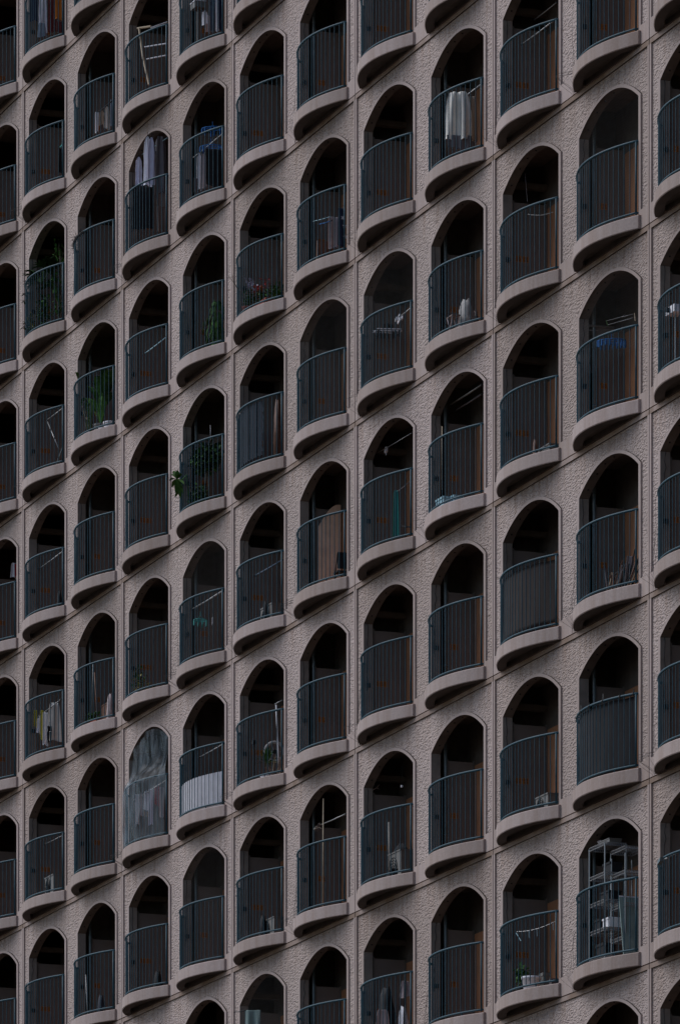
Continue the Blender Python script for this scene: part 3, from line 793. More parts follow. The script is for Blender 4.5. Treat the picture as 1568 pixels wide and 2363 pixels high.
for k in range(26):
    p = b + Vector((rnd.uniform(-.05, .05), rnd.uniform(-.04, .04), .13)); q = p + Vector((rnd.gauss(0, .1), rnd.gauss(0, .05), rnd.uniform(.3, .62))); mb.tube([p, (p+q)/2 + Vector((.02, 0, .04)), q], 0.005, rnd.choice(['stem', 'leaf', 'wood']), 4)
    leaf(mb, q, q + Vector((rnd.gauss(0, .05), 0, .04)), .012, 'leaf', .2, 3)
part(mb, 'stems', t)
for xs, ys, r, h, lab in ((440, 1692, 0.125, 0.22, 'large white ribbed pot at the right end of the balcony with paddle leaves'), (409, 1698, 0.09, 0.13, 'small white ribbed pot between the large ribbed pot and the dry stems'), (378, 1712, 0.085, 0.10, 'low white ribbed pot below the paddle leaves')):
    mb = MB(); b = floor_pt(xs, ys-30, 0.10 if xs > 430 else 0.0); pot(mb, b, r, h, 'white', True); tag(centred(mb, 'plant_pot', True), lab, 'pot', 'loose flower pots')
mb = MB(); a = at(312, 1515, -0.15)
leaf(mb, a, at(304, 1490, -0.35), 0.03, 'leaf', .2, 5); mb.tube([a, a + Vector((0.03, 0.02, -0.05))], 0.006, 'stem', 5)
tag(centred(mb, 'leaf_tip'), 'single leaf tip poking out left above the rail', 'leaf')
# second column, laundry and plants low
bag(424, 2778, 458, 2842, 0.35, 'pinkish', 'white lumpy bag beside a brown box', 'bag')
mb = MB(); b = floor_pt(440, 2740, 0.50); mb.box(b.x-.17, b.x+.17, b.y-.12, b.y+.12, b.z, b.z+.62, 'brownwood'); mb.box(b.x-.18, b.x+.18, b.y-.13, b.y+.13, b.z+.62, b.z+.64, 'brownwood')
tag(centred(mb, 'storage_box'), 'upright reddish brown box behind the white lumpy bag', 'box')
rnd = random.Random(8)
b = floor_pt(370, 2850, -0.05); t = plant(b, 'row of low green leaves at the foot of the rail by the white bag')
mb = MB(); mb.box(b.x-.42, b.x+.42, b.y-.07, b.y+.07, b.z, b.z+.14, 'terracotta'); part(mb, 'planter', t)
mb = MB(); bush(mb, b + Vector((0, 0, .22)), (.46, .10, .12), 170, .07, ['leaf', 'leafdark', 'leafdark'], rnd); part(mb, 'leaves', t)
a = floor_pt(366, 2840, 0.02); tube_thing('rod', [a, at(372, 2650, 0.0)], 0.009, 'pipe', 'thin grey rod standing upright above the row of low leaves', 'rod')
a = floor_pt(392, 2840, 0.12); tube_thing('rod', [a, at(378, 2690, 0.10)], 0.012, 'brownwood', 'brown stick leaning beside the thin grey rod', 'rod')
a = floor_pt(352, 4000, 0.02); tube_thing('mop', [a, at(343, 3900, 0.0)], 0.012, 'steel', 'thin pale mop handle leaning inside the bottom left balcony', 'mop')
bag(388, 3985, 420, 4020, 0.2, 'slate', 'blue grey bag on the floor beside the pale mop handle', 'bag')

# third column
t = thing('drying_rack', floor_pt(590, 330, 0.2), 'pale wooden drying rack leaning in the arch at the top of the photo', 'rack')
d = 0.12; A = [at(556, 112, d), at(572, 230, d), at(596, 338, d)]
mb = MB(); mb.tube(A, 0.022, 'wood', 6); part(mb, 'post', t)
mb = MB(); mb.tube([at(550, 112, d), at(604, 104, d+.12)], 0.020, 'wood', 6); part(mb, 'top_bar', t)
for x0, y0, x1, y1 in ((603, 110, 669, 86), (578, 187, 669, 172), (584, 236, 669, 219)):
    mb = MB(); a = at(x0, y0, d+.03); q = at(x1, y1, d+.34); mb.tube([a, q], 0.013, 'white', 6); part(mb, 'rail', t)
garment(541, 626, 570, 772, -0.08, 'lilac', 'pale lilac shirt, leftmost of the high laundry above the rail', kind='shirt')
garment(575, 545, 606, 742, -0.03, 'white', 'white long sleeved shirt beside the large lilac shirt', kind='shirt')
garment(590, 548, 622, 735, -0.01, 'lilac', 'large lilac shirt in the middle of the high laundry', kind='shirt', seed=3)
garment(622, 552, 650, 610, 0.22, 'white', 'small white top behind the grey blanket', kind='shirt')
garment(618, 545, 672, 790, 0.10, 'grey', 'dark grey blanket hanging at the right of the high laundry', 'blanket', 'drape', name='blanket', amp=0.03)
garment(532, 742, 612, 915, -0.08, 'black', 'black clothes hanging low in front of the high laundry', 'clothes', 'towel', name='clothes', folds=6)
garment(626, 770, 672, 925, 0.06, 'brown', 'brown trousers below the dark grey blanket', kind='trousers')
pole(550, 628, 672, 548, 0.12, 'light blue line above the high white and lilac laundry', r=0.006, mat='aqua')
pole(580, 1413, 667, 1346, 0.25, 'turquoise pole slanting across an empty arch', mat='aqua', r=0.010)
rnd = random.Random(13)
b = floor_pt(556, 2750, -0.05); t = plant(b, 'sparse brown and green shrub at the foot of the rail above the plastic sheet')
mb = MB(); pot(mb, b, .12, .16, 'white'); part(mb, 'pot', t)
mb = MB(); bush(mb, b + Vector((0, 0, .42)), (.22, .12, .30), 150, .07, ['leaf', 'stem', 'leafdark', 'leafyellow', 'leafdark'], rnd); part(mb, 'leaves', t)
b = floor_pt(600, 2740, 0.05); t = plant(b, 'small trailing plant with thin twigs right of the sparse shrub')
mb = MB(); pot(mb, b, .08, .10, 'terracotta'); part(mb, 'pot', t)
mb = MB(); bush(mb, b + Vector((0, 0, .2)), (.16, .10, .14), 45, .06, ['stem', 'leafdark', 'leafyellow'], rnd); part(mb, 'leaves', t)
# plastic sheet over a whole arch
j, I = bay_of(600, 3150); c = bay_u(j); z0 = joint_z(I); mb = MB(); n = 26; m_ = 40; vs = []
for i in range(m_+1):
    for k in range(n+1):
        s = -1 + 2*k/n; T = (1-s)/2; u = c + s*(HW-0.01); zt = z0 + zin(s*(HW-.01)) - 0.03; zb = z0 + FL + 0.02; z = zt + (zb - zt)*i/m_
        low = max(0.0, min(1.0, (z0 + RT + 0.45 - z)/0.5)); low = low*low*(3-2*low)
        y = 0.03 + (-rp(T) - 0.045 - 0.03)*low + 0.022*math.sin(9*s + 5*(z-z0)) + 0.015*math.sin(23*s - 7*(z-z0))
        vs.append((u + (0.0 if abs(s) < .99 else s*0.02*low), y, z))
mb.add(vs, [(i*(n+1)+k, i*(n+1)+k+1, (i+1)*(n+1)+k+1, (i+1)*(n+1)+k) for i in range(m_) for k in range(n)], 'film')
tag(centred(mb, 'plastic_sheet', True), 'creased translucent plastic sheet closing a whole arch over its rail', 'sheet')
for k, (x, y0, y1, m_, kd, lab) in enumerate(((548, 3178, 3300, 'white', 'towel', 'white towel, leftmost of the laundry behind the plastic sheet'), (566, 3172, 3262, 'pinkish', 'shirt', 'pale pink shirt second from the left behind the plastic sheet'),
        (585, 3160, 3240, 'white', 'shirt', 'white shirt in the middle behind the plastic sheet'), (604, 3156, 3300, 'lilac', 'towel', 'long lilac cloth left of the red one behind the plastic sheet'),
        (628, 3146, 3222, 'red', 'towel', 'bright red cloth behind the plastic sheet'), (646, 3150, 3270, 'pinkish', 'towel', 'pale pink towel, rightmost behind the plastic sheet'))):
    garment(x-9, y0, x+9, y1, -0.02 + 0.05*k, m_, lab, 'garment', kd, amp=0.01)
pole(530, 3205, 668, 3120, 0.06, 'pole carrying the laundry behind the plastic sheet')
bag(612, 3890, 650, 3930, 0.3, 'black', 'black bundle low in the third column near the bottom of the photo', 'bag')

# fourth column
garment(808, 40, 830, 96, 0.10, 'white', 'short white shirt beside blue jeans at the top of the photo', kind='shirt')
garment(822, 60, 840, 130, 0.20, 'pinkish', 'pale pink towel between the short white shirt and blue jeans', 'towel', 'towel', amp=.01)
garment(838, -40, 862, 124, 0.30, 'denim', 'light blue jeans hanging at the top of the photo', kind='trousers')
garment(862, -40, 874, 124, 0.36, 'white', 'narrow white towel between the jeans and a navy garment', 'towel', 'towel', amp=.01)
garment(874, -40, 893, 118, 0.42, 'navy', 'navy garment at the right jamb beside the blue jeans', 'garment', 'towel', name='garment', amp=.01)
mb = MB(); p = place(792, 22, 0.2); mb.box(p.x-.14, p.x+.14, p.y-.1, p.y+.1, p.z-.06, p.z+.05, 'acgrey'); mb.box(p.x-.15, p.x+.15, p.y-.11, p.y+.11, p.z+.05, p.z+.065, 'white')
mb.box(p.x-.02, p.x+.02, p.y-.02, p.y+.02, joint_z(bay_of(792, 60)[1])+FL, p.z-.06, 'acgrey')
tag(centred(mb, 'pedestal_box'), 'pale grey box on a post beside the short white shirt', 'box')
peg_hanger(808, 500, 892, 526, 0.28, 'blue', 'bright blue peg hanger at handrail height in the upper left', 12)
peg_hanger(800, 566, 888, 606, 0.15, 'blue', 'lower bright blue peg hanger above white shirts', 12)
pole(772, 630, 891, 533, 0.12, 'pale pole between the two bright blue peg hangers', r=0.010)
garment(786, 612, 808, 760, 0.00, 'white', 'long white shirt below the lower blue peg hanger', kind='shirt')
garment(803, 606, 826, 752, 0.06, 'pinkish', 'pale pink shirt beside the long white shirt', kind='shirt')
garment(824, 596, 890, 742, 0.14, 'black', 'wide black garment right of the pale pink shirt', 'garment', 'towel', name='garment', folds=5)
garment(776, 712, 790, 770, -0.08, 'grey', 'grey towel at the left below the long white shirt', 'towel', 'towel', amp=.01)
rnd = random.Random(19)
b = floor_pt(868, 1350, 0.42); t = plant(b, 'weeping fig with hanging leaves at the right jamb')
mb = MB(); pot(mb, b, .13, .16, 'white'); part(mb, 'pot', t)
mb = MB(); mb.tube([b + Vector((0, 0, .1)), b + Vector((.02, 0, .6)), b + Vector((-.03, 0, 1.15))], [.016, .012, .008], 'stem'); part(mb, 'trunk', t, True)
mb = MB()
for k in range(280):
    a = rnd.uniform(0, 6.28); hgt = rnd.uniform(.25, 1.25); r = rnd.uniform(.05, .30)*math.sin(math.pi*min(1, hgt/1.35)) + .03
    p = b + Vector((r*math.cos(a)*1.3, r*math.sin(a)*.8, hgt)); leaf(mb, p, p + Vector((.02*math.cos(a), .02*math.sin(a), -rnd.uniform(.08, .15))), .026, rnd.choice(['leaf', 'leafdark', 'leafdark', 'leafdark']), .2, 3)
part(mb, 'leaves', t)
# monstera sticking out and clipped dark tree
rnd = random.Random(23)
b = floor_pt(762, 1990, -0.08); t = plant(b, 'swiss cheese plant sticking its big cut leaf out past the left jamb')
mb = MB(); pot(mb, b, .12, .18, 'black'); part(mb, 'pot', t)
mb = MB(); tip = at(722, 1925, -0.42); mb.tube([b + Vector((0, 0, .15)), at(745, 1900, -0.25), tip], [.014, .012, .008], 'leaf'); part(mb, 'stalk', t, True)
mb = MB(); hub = at(708, 1915, -0.46)
for k, (dx, dy) in enumerate(((-24, -20), (-30, 8), (-14, -32), (2, -34), (18, -22), (-20, 34), (-4, 62), (14, 78), (24, 60), (27, 22), (10, 44))):
    q = at(708+dx, 1915+dy, -0.46 + 0.02*(k % 3)); leaf(mb, hub, q, .045, 'leaflight', .12, 5)
q2 = at(716, 1960, -.44); leaf(mb, q2, at(700, 1990, -.45), .03, 'leaflight', .1, 4); leaf(mb, q2, at(722, 1992, -.44), .035, 'leaflight', .1, 4)
part(mb, 'leaf', t)
b = floor_pt(830, 1960, 0.20); t = plant(b, 'dark clipped ball tree on thin bent stems')
mb = MB(); pot(mb, b, .13, .2, 'black'); part(mb, 'pot', t)
mb = MB(); cc = place(826, 1832, 0.15)
for k in range(4):
    mb.tube([b + Vector((.03*k-.05, 0, .15)), b*0.5 + cc*0.5 + Vector((.07*math.sin(k*2), .03*math.cos(k), 0)), cc + Vector((.12*math.cos(k*1.7), 0, -.1))], .012, 'stem', 6)
part(mb, 'stems', t, True)
mb = MB(); bush(mb, cc, (.62, .22, .30), 850, .10, ['leafdark', 'leafdark', 'black', 'leaf'], rnd, shell=.35); part(mb, 'crown', t)
b = floor_pt(790, 1985, 0.0); t = plant(b, 'dense dark bush below the clipped ball tree')
mb = MB(); pot(mb, b, .13, .16, 'black'); part(mb, 'pot', t)
mb = MB(); bush(mb, b + Vector((0, 0, .34)), (.38, .15, .28), 360, .075, ['leafdark', 'leafdark', 'leaf', 'black'], rnd); part(mb, 'leaves', t)
b = floor_pt(858, 1975, 0.30); t = plant(b, 'spider plant with thin arching blades right of the dense dark bush')
mb = MB(); pot(mb, b, .09, .2, 'terracotta'); part(mb, 'pot', t)
mb = MB()
for k in range(30): a = rnd.uniform(0, 6.28); leaf(mb, b + Vector((0, 0, .2)), b + Vector((.32*math.cos(a), .22*math.sin(a), .16+rnd.uniform(-.05, .12))), .008, 'leaf', .7, 5)
part(mb, 'leaves', t)
a = at(841, 1700, .25); tube_thing('string', [a, at(842, 1760, .25)], .004, 'white', 'thin white string hanging above the clipped ball tree', 'string')
pole(769, 2437, 892, 2364, 0.20, 'thick white pole with rings slanting behind a net, seventh floor of the fourth column', r=.017)
peg_hanger(776, 2462, 826, 2500, 0.05, 'teal', 'dull teal peg hanger below a thick white ringed pole', 8)
garment(846, 2470, 854, 2500, .2, 'white', 'tiny white rag right of the teal peg hanger', 'cloth', 'drape', name='cloth')
pole(800, 3028, 893, 2977, 0.25, 'bright pole slanting above the white screen panel')
j, I = bay_of(820, 3200); c = bay_u(j); z0 = joint_z(I) + FL + 0.02; mb = MB(); vs = []; n = 24
for i in range(n+1):
    T = 0.01 + 0.96*i/n
    for z in (z0, z0 + 0.615):
        for ins in (0.025, 0.040): p = rail_pt(T, z, ins); vs.append((p[0]+c, p[1], p[2] + (0.0)))
fs = []
for i in range(n):
    o = i*4; fs += [(o, o+4, o+6, o+2), (o+1, o+3, o+7, o+5), (o+2, o+6, o+7, o+3), (o, o+1, o+5, o+4)]
fs += [(0, 2, 3, 1), (4*n, 4*n+1, 4*n+3, 4*n+2)]
mb.add(vs, fs, 'screen'); tag(centred(mb, 'privacy_screen'), 'white knee-high screen panel fixed inside the curved rail', 'screen')

# fifth column
rnd = random.Random(29)
b = floor_pt(1045, 1200, -0.08); t = plant(b, 'planter of red geraniums along the rail', name='flower_planter')
mb = MB(); mb.box(b.x-.45, b.x+.45, b.y-.08, b.y+.08, b.z, b.z+.15, 'terracotta'); part(mb, 'planter', t)
mb = MB(); bush(mb, b + Vector((0, 0, .26)), (.46, .11, .15), 230, .06, ['leaf', 'leafdark', 'leafdark'], rnd); part(mb, 'leaves', t)
mb = MB()
for k in range(9):
    mb = MB(); p = b + Vector((rnd.uniform(-.38, .42), rnd.uniform(-.08, .06), rnd.uniform(.34, .46)))
    for q in range(12): v = Vector((rnd.gauss(0, .028), rnd.gauss(0, .028), rnd.gauss(0, .02))); leaf(mb, p+v, p+v*2.0+Vector((0, 0, .012)), .018, 'petalred', .1, 2)
    part(mb, 'flower', t)
b = floor_pt(992, 1200, -0.20); t = plant(b, 'lilac flowering plant left of the red geraniums')
mb = MB(); pot(mb, b, .11, .17, 'terracotta'); part(mb, 'pot', t)
mb = MB(); bush(mb, b + Vector((0, 0, .32)), (.24, .08, .2), 110, .06, ['leafdark', 'leaf'], rnd); part(mb, 'leaves', t)
for k in range(9):
    mb = MB(); p = b + Vector((rnd.uniform(-.2, .28), rnd.uniform(-.06, .08), rnd.uniform(.42, .74)))
    for q in range(6): v = Vector((rnd.gauss(0, .03), rnd.gauss(0, .02), rnd.gauss(0, .03))); leaf(mb, p + v*.3, p + v*1.6 + Vector((0, 0, -.01)), .026, 'petallilac', .2, 2)
    part(mb, 'flower', t)
b = floor_pt(1110, 1185, 0.35); t = plant(b, 'bushy green plant in a red-brown pot right of the geraniums')
mb = MB(); pot(mb, b, .16, .30, 'terracotta'); part(mb, 'pot', t)
mb = MB(); bush(mb, b + Vector((0, 0, .46)), (.24, .16, .2), 190, .07, ['leaf', 'leaflight', 'leaf'], rnd); part(mb, 'leaves', t)
a = at(960, 1170, -.25); mb = MB(); mb.tube([a, at(935, 1130, -.4), at(911, 1100, -.5)], [.008, .006, .003], 'stem', 5); mb.tube([at(935, 1130, -.4), at(928, 1095, -.5)], [.005, .003], 'stem', 5); mb.tube([at(920, 1112, -.46), at(932, 1104, -.5)], [.004, .002], 'stem', 5)
tag(centred(mb, 'twig'), 'bare forked twig reaching out left of the lilac flowers', 'twigs')
# reed screen
j, I = bay_of(1040, 1650); c = bay_u(j); z0 = joint_z(I) + FL; mb = MB(); rnd = random.Random(2)
for q in range(15):
    zz = z0 + 0.15 + q*0.064; T0 = 0.22 + rnd.uniform(-.01, .01); n = 20; vs = []
    for i in range(n+1):
        T = T0 + (0.985-T0)*i/n; p = rail_pt(T, zz + .004*math.sin(7*T + q), .022 + rnd.uniform(0, .004))
        for dz, dy in ((0, .012), (.062, 0), (.062, .006), (0, .018)): vs.append((p[0]+c, p[1]+dy, p[2]+dz))
    fs = [(4*i+a, 4*i+4+a, 4*i+4+(a+1) % 4, 4*i+(a+1) % 4) for i in range(n) for a in range(4)] + [(0, 1, 2, 3), (4*n+3, 4*n+2, 4*n+1, 4*n)]
    mb.add(vs, fs, 'slate')
for T in (0.3, .42, .56, .70, .84): p = rail_pt(T, 0, .018); mb.box(p[0]+c-.006, p[0]+c+.006, p[1]-.004, p[1]+.02, z0+.15, z0+1.12, 'black')
tag(centred(mb, 'slatted_blind'), 'dark slate slatted blind tied inside the rail', 'blind')
bag(1092, 1600, 1128, 1800, 0.35, 'brownwood', 'brown stacked odds and ends right of the dark slatted blind', 'clutter', 'clutter')
pole(1020, 2302, 1128, 2240, .25, 'dark blue pole slanting across the arch left of the curved sunlit patch', mat='denim')
def crate_row(xs, ys, d, w, h, mat, label, name='box', cat='box', dy=.12):
    b = floor_pt(xs, ys, d); mb = MB(); mb.box(b.x-w/2, b.x+w/2, b.y-dy, b.y+dy, b.z, b.z+h*.86, mat); mb.box(b.x-w/2-.012, b.x+w/2+.012, b.y-dy-.012, b.y+dy+.012, b.z+h*.86, b.z+h, mat); mb.box(b.x-w*.12, b.x+w*.12, b.y-dy-.02, b.y-dy-.012, b.z+h*.5, b.z+h*.6, 'black')
    return tag(centred(mb, name), label, cat)
ac_unit(1092, 2432, 0.28, 'grey air conditioner below the dark blue slanting pole', 0.6, 0.44)
bag(1052, 2408, 1072, 2436, .1, 'black', 'black bundle on the floor left of a grey air conditioner', 'bag')
# plants and wheel
a = floor_pt(1118, 3060, .25); q = at(1104, 2820, .20); tube_thing('pole', [a, q], .014, 'white', 'white upright pole rising above the rail beside the spiky plant', 'pole')
tube_thing('pole', [at(1098, 2818, .2), at(1130, 2800, .3)], .010, 'steel', 'short pale bar resting on top of the white upright pole', 'pole')
rnd = random.Random(37)
b = floor_pt(1066, 3060, 0.05); t = plant(b, 'spiky dracaena in a white pot beside a round white wheel')
mb = MB(); pot(mb, b, .11, .17, 'white'); part(mb, 'pot', t)
mb = MB(); mb.tube([b + Vector((0, 0, .12)), b + Vector((.02, 0, .38))], .014, 'stem'); part(mb, 'trunk', t)
mb = MB()
for k in range(46): a = rnd.uniform(0, 6.28); e = rnd.uniform(-.2, 1.3); leaf(mb, b + Vector((.02, 0, .38)), b + Vector((.02+.34*math.cos(a)*math.cos(e), .2*math.sin(a)*math.cos(e), .38+.3*math.sin(e))), .013, rnd.choice(['leafdark', 'leaf']), .25, 4)
part(mb, 'leaves', t)
t = thing('wheel', floor_pt(1098, 3050, .30), 'round white wheel standing behind the spiky dracaena', 'wheel'); cc = at(1098, 3008, .28)
mb = MB(); mb.tube([cc + Vector((.05*math.cos(k*math.pi/10), .16*math.cos(k*math.pi/10), .17*math.sin(k*math.pi/10))) for k in range(21)], .03, 'dull', 8, False); part(mb, 'tyre', t, True)
mb = MB(); mb.tube([cc - Vector((.03, 0, 0)), cc + Vector((.03, 0, 0))], .04, 'black', 10)
for k in range(6): mb.tube([cc, cc + Vector((.05*math.cos(k), .16*math.cos(k), .17*math.sin(k)))], .006, 'steel', 5)
part(mb, 'spokes', t)
mb = MB()
for k in range(11):
    p = floor_pt(1086 + k*4, 3062, .15); q = p + Vector((rnd.gauss(0, .2), rnd.gauss(0, .08), rnd.uniform(.2, .5))); mb.tube([p, (p+q)/2 + Vector((rnd.gauss(0, .06), 0, .03)), q], .008, rnd.choice(['brownwood', 'stem', 'wood']), 5)
tag(centred(mb, 'branches'), 'tangle of bare branches in front of the white wheel', 'branches')
for xs, lab in ((1022, 'small white tray at the left foot of the rail near the dracaena'), (1046, 'small white dish between the tray and the dracaena pot')):
    mb = MB(); b = floor_pt(xs, 3075, -0.12 if xs < 1040 else -.02); pot(mb, b, .085, .07, 'white'); tag(centred(mb, 'plant_tray', True), lab, 'tray')
mb = MB(); b = place(1016, 2970, .0); mb.box(b.x-.05, b.x+.05, b.y-.03, b.y+.03, b.z-.03, b.z+.03, 'black'); mb.box(b.x-.012, b.x+.012, b.y-.012, b.y+.012, joint_z(bay_of(1016, 2970)[1])+FL, b.z-.03, 'black')
tag(centred(mb, 'lamp_post'), 'small black box on a thin stand left of the dracaena', 'box')
ac_unit(1100, 3670, 0.28, 'grey air conditioner one floor below the dracaena balcony', 0.62, 0.42)
bag(1036, 3668, 1066, 3700, .1, 'black', 'black sack left of the air conditioner one floor below the dracaena', 'bag')
# bottom fifth column: patterned pale blue cloth on a stick
garment(978, 4042, 1042, 4110, -0.02, 'mint', 'pale blue patterned cloth hung in the arch at the bottom edge', 'cloth', 'towel', name='cloth', ang=60, amp=.03)
pole(938, 4050, 980, 4044, -0.22, 'short dark stick poking out left of the pale blue patterned cloth', mat='black', r=.008, group=None, name='stick')

# sixth column
pole(1250, 885, 1325, 864, .15, 'pale thin line left of the star patterned cloth', r=.005, mat='aqua')
pole(1276, 896, 1325, 882, .18, 'light blue bar below a thin line beside the star patterned cloth', r=.008, mat='blue')
garment(1314, 866, 1352, 992, .30, 'pinkish', 'pale pink cloth left of the navy star patterned one', 'cloth', 'towel', name='cloth', amp=.012)
o = garment(1351, 832, 1380, 984, .42, 'navy', 'navy cloth with white stars hanging at the right jamb', 'cloth', 'towel', name='cloth', amp=.008)
def star(p, r, nrm, rot):
    mb = MB(); ax = Vector((0, 1, 0)) ; vs = [p]
    for k in range(10): a = rot + k*math.pi/5; q = r if k % 2 == 0 else r*.42; vs.append(p + ax*(q*math.cos(a)) + Vector((0, 0, q*math.sin(a))))
    mb.add(vs, [(0, k+1, (k+1) % 10 + 1) for k in range(10)], 'white'); return mb
for k, (x, y) in enumerate(((1367, 874), (1373, 906), (1358, 934), (1361, 843), (1376, 950))):
    d = .43; p = at(x, y, d); p.x += 0.055
    s_ = star(p, .048, None, .4*k); s_.v = [(a-o.location.x, b_-o.location.y, c_-o.location.z) for a, b_, c_ in s_.v]; link('star', s_.mesh('star'), o)
mb = MB(); b = floor_pt(1298, 990, .32); mb.obox(b + Vector((0, 0, .36)), (.02, 0, .0), (0.0, .15, 0), (0.02, 0, .36), 'brownwood'); tag(centred(mb, 'board'), 'reddish brown board leaning left of the pale pink cloth', 'board')
mb = MB(); b = floor_pt(1272, 1008, .1); mb.obox(b + Vector((0, 0, .17)), (.03, 0, .0), (0, .03, 0), (0, 0, .17), 'tan'); tag(centred(mb, 'stump'), 'short tan post left of the reddish brown board', 'post')
# sunlit patch on the partition, shaped as a pale board with a curved top
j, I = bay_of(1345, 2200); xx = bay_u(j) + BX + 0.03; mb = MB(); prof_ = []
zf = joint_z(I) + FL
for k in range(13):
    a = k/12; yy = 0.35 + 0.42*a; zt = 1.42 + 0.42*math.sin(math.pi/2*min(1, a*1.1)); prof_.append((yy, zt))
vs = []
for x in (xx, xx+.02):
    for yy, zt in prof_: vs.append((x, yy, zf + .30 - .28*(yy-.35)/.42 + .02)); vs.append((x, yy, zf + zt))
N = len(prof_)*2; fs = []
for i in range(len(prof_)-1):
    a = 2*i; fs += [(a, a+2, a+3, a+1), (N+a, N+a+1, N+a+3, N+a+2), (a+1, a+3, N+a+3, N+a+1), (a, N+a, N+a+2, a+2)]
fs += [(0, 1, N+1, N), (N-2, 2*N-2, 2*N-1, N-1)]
mb.add(vs, fs, 'sunpatch'); tag(centred(mb, 'board'), 'curved sunlit patch on the partition, built as a tall pale board', 'board')
t = thing('folding_chair', floor_pt(1362, 2275, .35), 'black folding chair at the foot of the curved sunlit patch', 'chair'); b = Vector(t.location)
mb = MB(); mb.box(b.x-.10, b.x+.12, b.y-.10, b.y+.10, b.z+.36, b.z+.385, 'black'); part(mb, 'seat', t)
mb = MB(); mb.box(b.x+.10, b.x+.125, b.y-.10, b.y+.10, b.z+.42, b.z+.70, 'black'); part(mb, 'backrest', t)
for s in (-1, 1):
    mb = MB(); mb.tube([b + Vector((-.14, s*.10, 0)), b + Vector((.12, s*.10, .68))], .011, 'black', 6); part(mb, 'leg', t)
    mb = MB(); mb.tube([b + Vector((.15, s*.085, 0)), b + Vector((-.08, s*.085, .37))], .011, 'black', 6); part(mb, 'leg', t)
# post with copper lit edge
a = at(1293, 3600, .12); tube_thing('standing_pole', [floor_pt(1290, 3590, .12), at(1293, 3195, .12)], .012, 'wood', 'upright copper coloured pole standing behind a rail with a slanting pole', 'pole')
pole(1270, 3305, 1384, 3256, .2, 'pale pole slanting behind the upright copper coloured pole', r=.012)
mb = MB(); p = at(1272, 3310, .18); bush(mb, p, (.09, .05, .04), 24, .07, ['cream', 'grey'], random.Random(3)); tag(centred(mb, 'rag'), 'frayed rag tied to the upright copper coloured pole', 'rag')

# seventh column
pole(1598, 1266, 1646, 1228, .30, 'short white pole holding a dark peg hanger behind a net', r=.012)
mb = MB(); p = at(1590, 1272, .3)
for k in range(7): q = p + Vector((random.Random(k).gauss(0, .05), .02*k-.05, random.Random(k+9).gauss(0, .04))); mb.obox(q, (.03, 0, .01), (0, .008, 0), (0, 0, .03), 'white')
tag(centred(mb, 'clip_bundle'), 'cluster of white clips hanging at the end of a short white pole', 'clips')
def hanger_rack(x0, x1, y, d, label):
    a = place(x0, y, d); mb = MB(); L = 0.42; b_ = Vector((a.x + .12, a.y + L, a.z)); rr = random.Random(6)
    for off in (0, .16):
        for dz in (0, .03): mb.tube([a + Vector((off, 0, dz)), b_ + Vector((off, 0, dz))], .008, 'white', 6)
    mb.tube([a, a + Vector((.16, 0, 0))], .008, 'white', 6); mb.tube([b_, b_ + Vector((.16, 0, 0))], .008, 'white', 6)
    for k in range(22):
        q = a + (b_-a)*rr.random() + Vector((rr.choice((0, .16)), 0, -.045)); mb.obox(q, (.010, 0, rr.uniform(-.01, .01)), (0, .008, .0), (rr.uniform(-.012, .012), 0, .05), 'black')
    c_ = (a+b_)/2 + Vector((.08, 0, 0)); mb.tube([c_, c_ + Vector((0, 0, .18))], .006, 'black', 5)
    for k in range(6): q = c_ + Vector((rr.gauss(0, .02), rr.gauss(0, .05), .08)); mb.obox(q, (.012, 0, 0), (0, .012, 0), (0, 0, .05), 'black')
    return tag(centred(mb, 'peg_rack'), label, 'hanger')
hanger_rack(1490, 1640, 1330, .22, 'white framed peg rack full of black pegs behind a net')
pole(1508, 1812, 1647, 1731, .30, 'thin pale line crossing the dark top of the arch above a green towel', r=.006)
mb = MB(); p = at(1543, 1800, .29); mb.obox(p, (.03, 0, .01), (0, .02, 0), (0, 0, .04), 'white'); mb.tube([p, p + Vector((0, 0, -.09))], .006, 'white', 5); tag(centred(mb, 'peg'), 'single white peg on the thin line above the green towel', 'peg')
garment(1569, 1962, 1598, 2148, .30, 'teal', 'long sea green towel hanging alone', 'towel', 'drape', ang=80, folds=5, amp=.02)
pole(1590, 1965, 1640, 1925, .30, 'thin dark line holding the sea green towel', r=.005, mat='grey')
pole(1604, 2104, 1640, 2108, .45, 'short black bar low at the right of the green towel', r=.012, mat='black', group=None, name='bar')
# washing unit
t = ac_unit(1606, 3470, .42, 'large pale air conditioner stacked under a dark bag', .62, .62)
b = Vector(t.location); bz = b.z + .643
mb = MB()
for i in range(1): pass
vs = []; n = 14
for i in range(6):
    tt = i/5; r = .20*math.cos(tt*1.35)
    for k in range(n): a = 2*math.pi*k/n; vs.append(Vector((b.x + r*math.cos(a)*(1+.12*math.sin(3*a)), b.y - .02 + r*.55*math.sin(a), bz + .14*tt + .015*math.sin(4*a)*tt)))
mb.add(vs, [(i*n+k, i*n+(k+1) % n, (i+1)*n+(k+1) % n, (i+1)*n+k) for i in range(5) for k in range(n)] + [tuple(range(n))[::-1], tuple(5*n+k for k in range(n))], 'black')
tag(centred(mb, 'bag', True), 'dark bag lying on the large pale air conditioner', 'bag')
a = floor_pt(1560, 3470, .30); tube_thing('downpipe', [a, at(1556, 3290, .30)], .026, 'acgrey', 'pale upright pipe left of the large air conditioner', 'pipe')
mb = MB(); b = floor_pt(1566, 3480, .05); mb.obox(b + Vector((0, 0, .10)), (.08, 0, .0), (0, .07, 0), (.0, 0, .10), 'black'); mb.obox(b + Vector((.02, 0, .21)), (.10, 0, .02), (0, .07, 0), (0, 0, .012), 'black'); tag(centred(mb, 'storage_box'), 'small black box on the floor below the pale upright pipe', 'box')
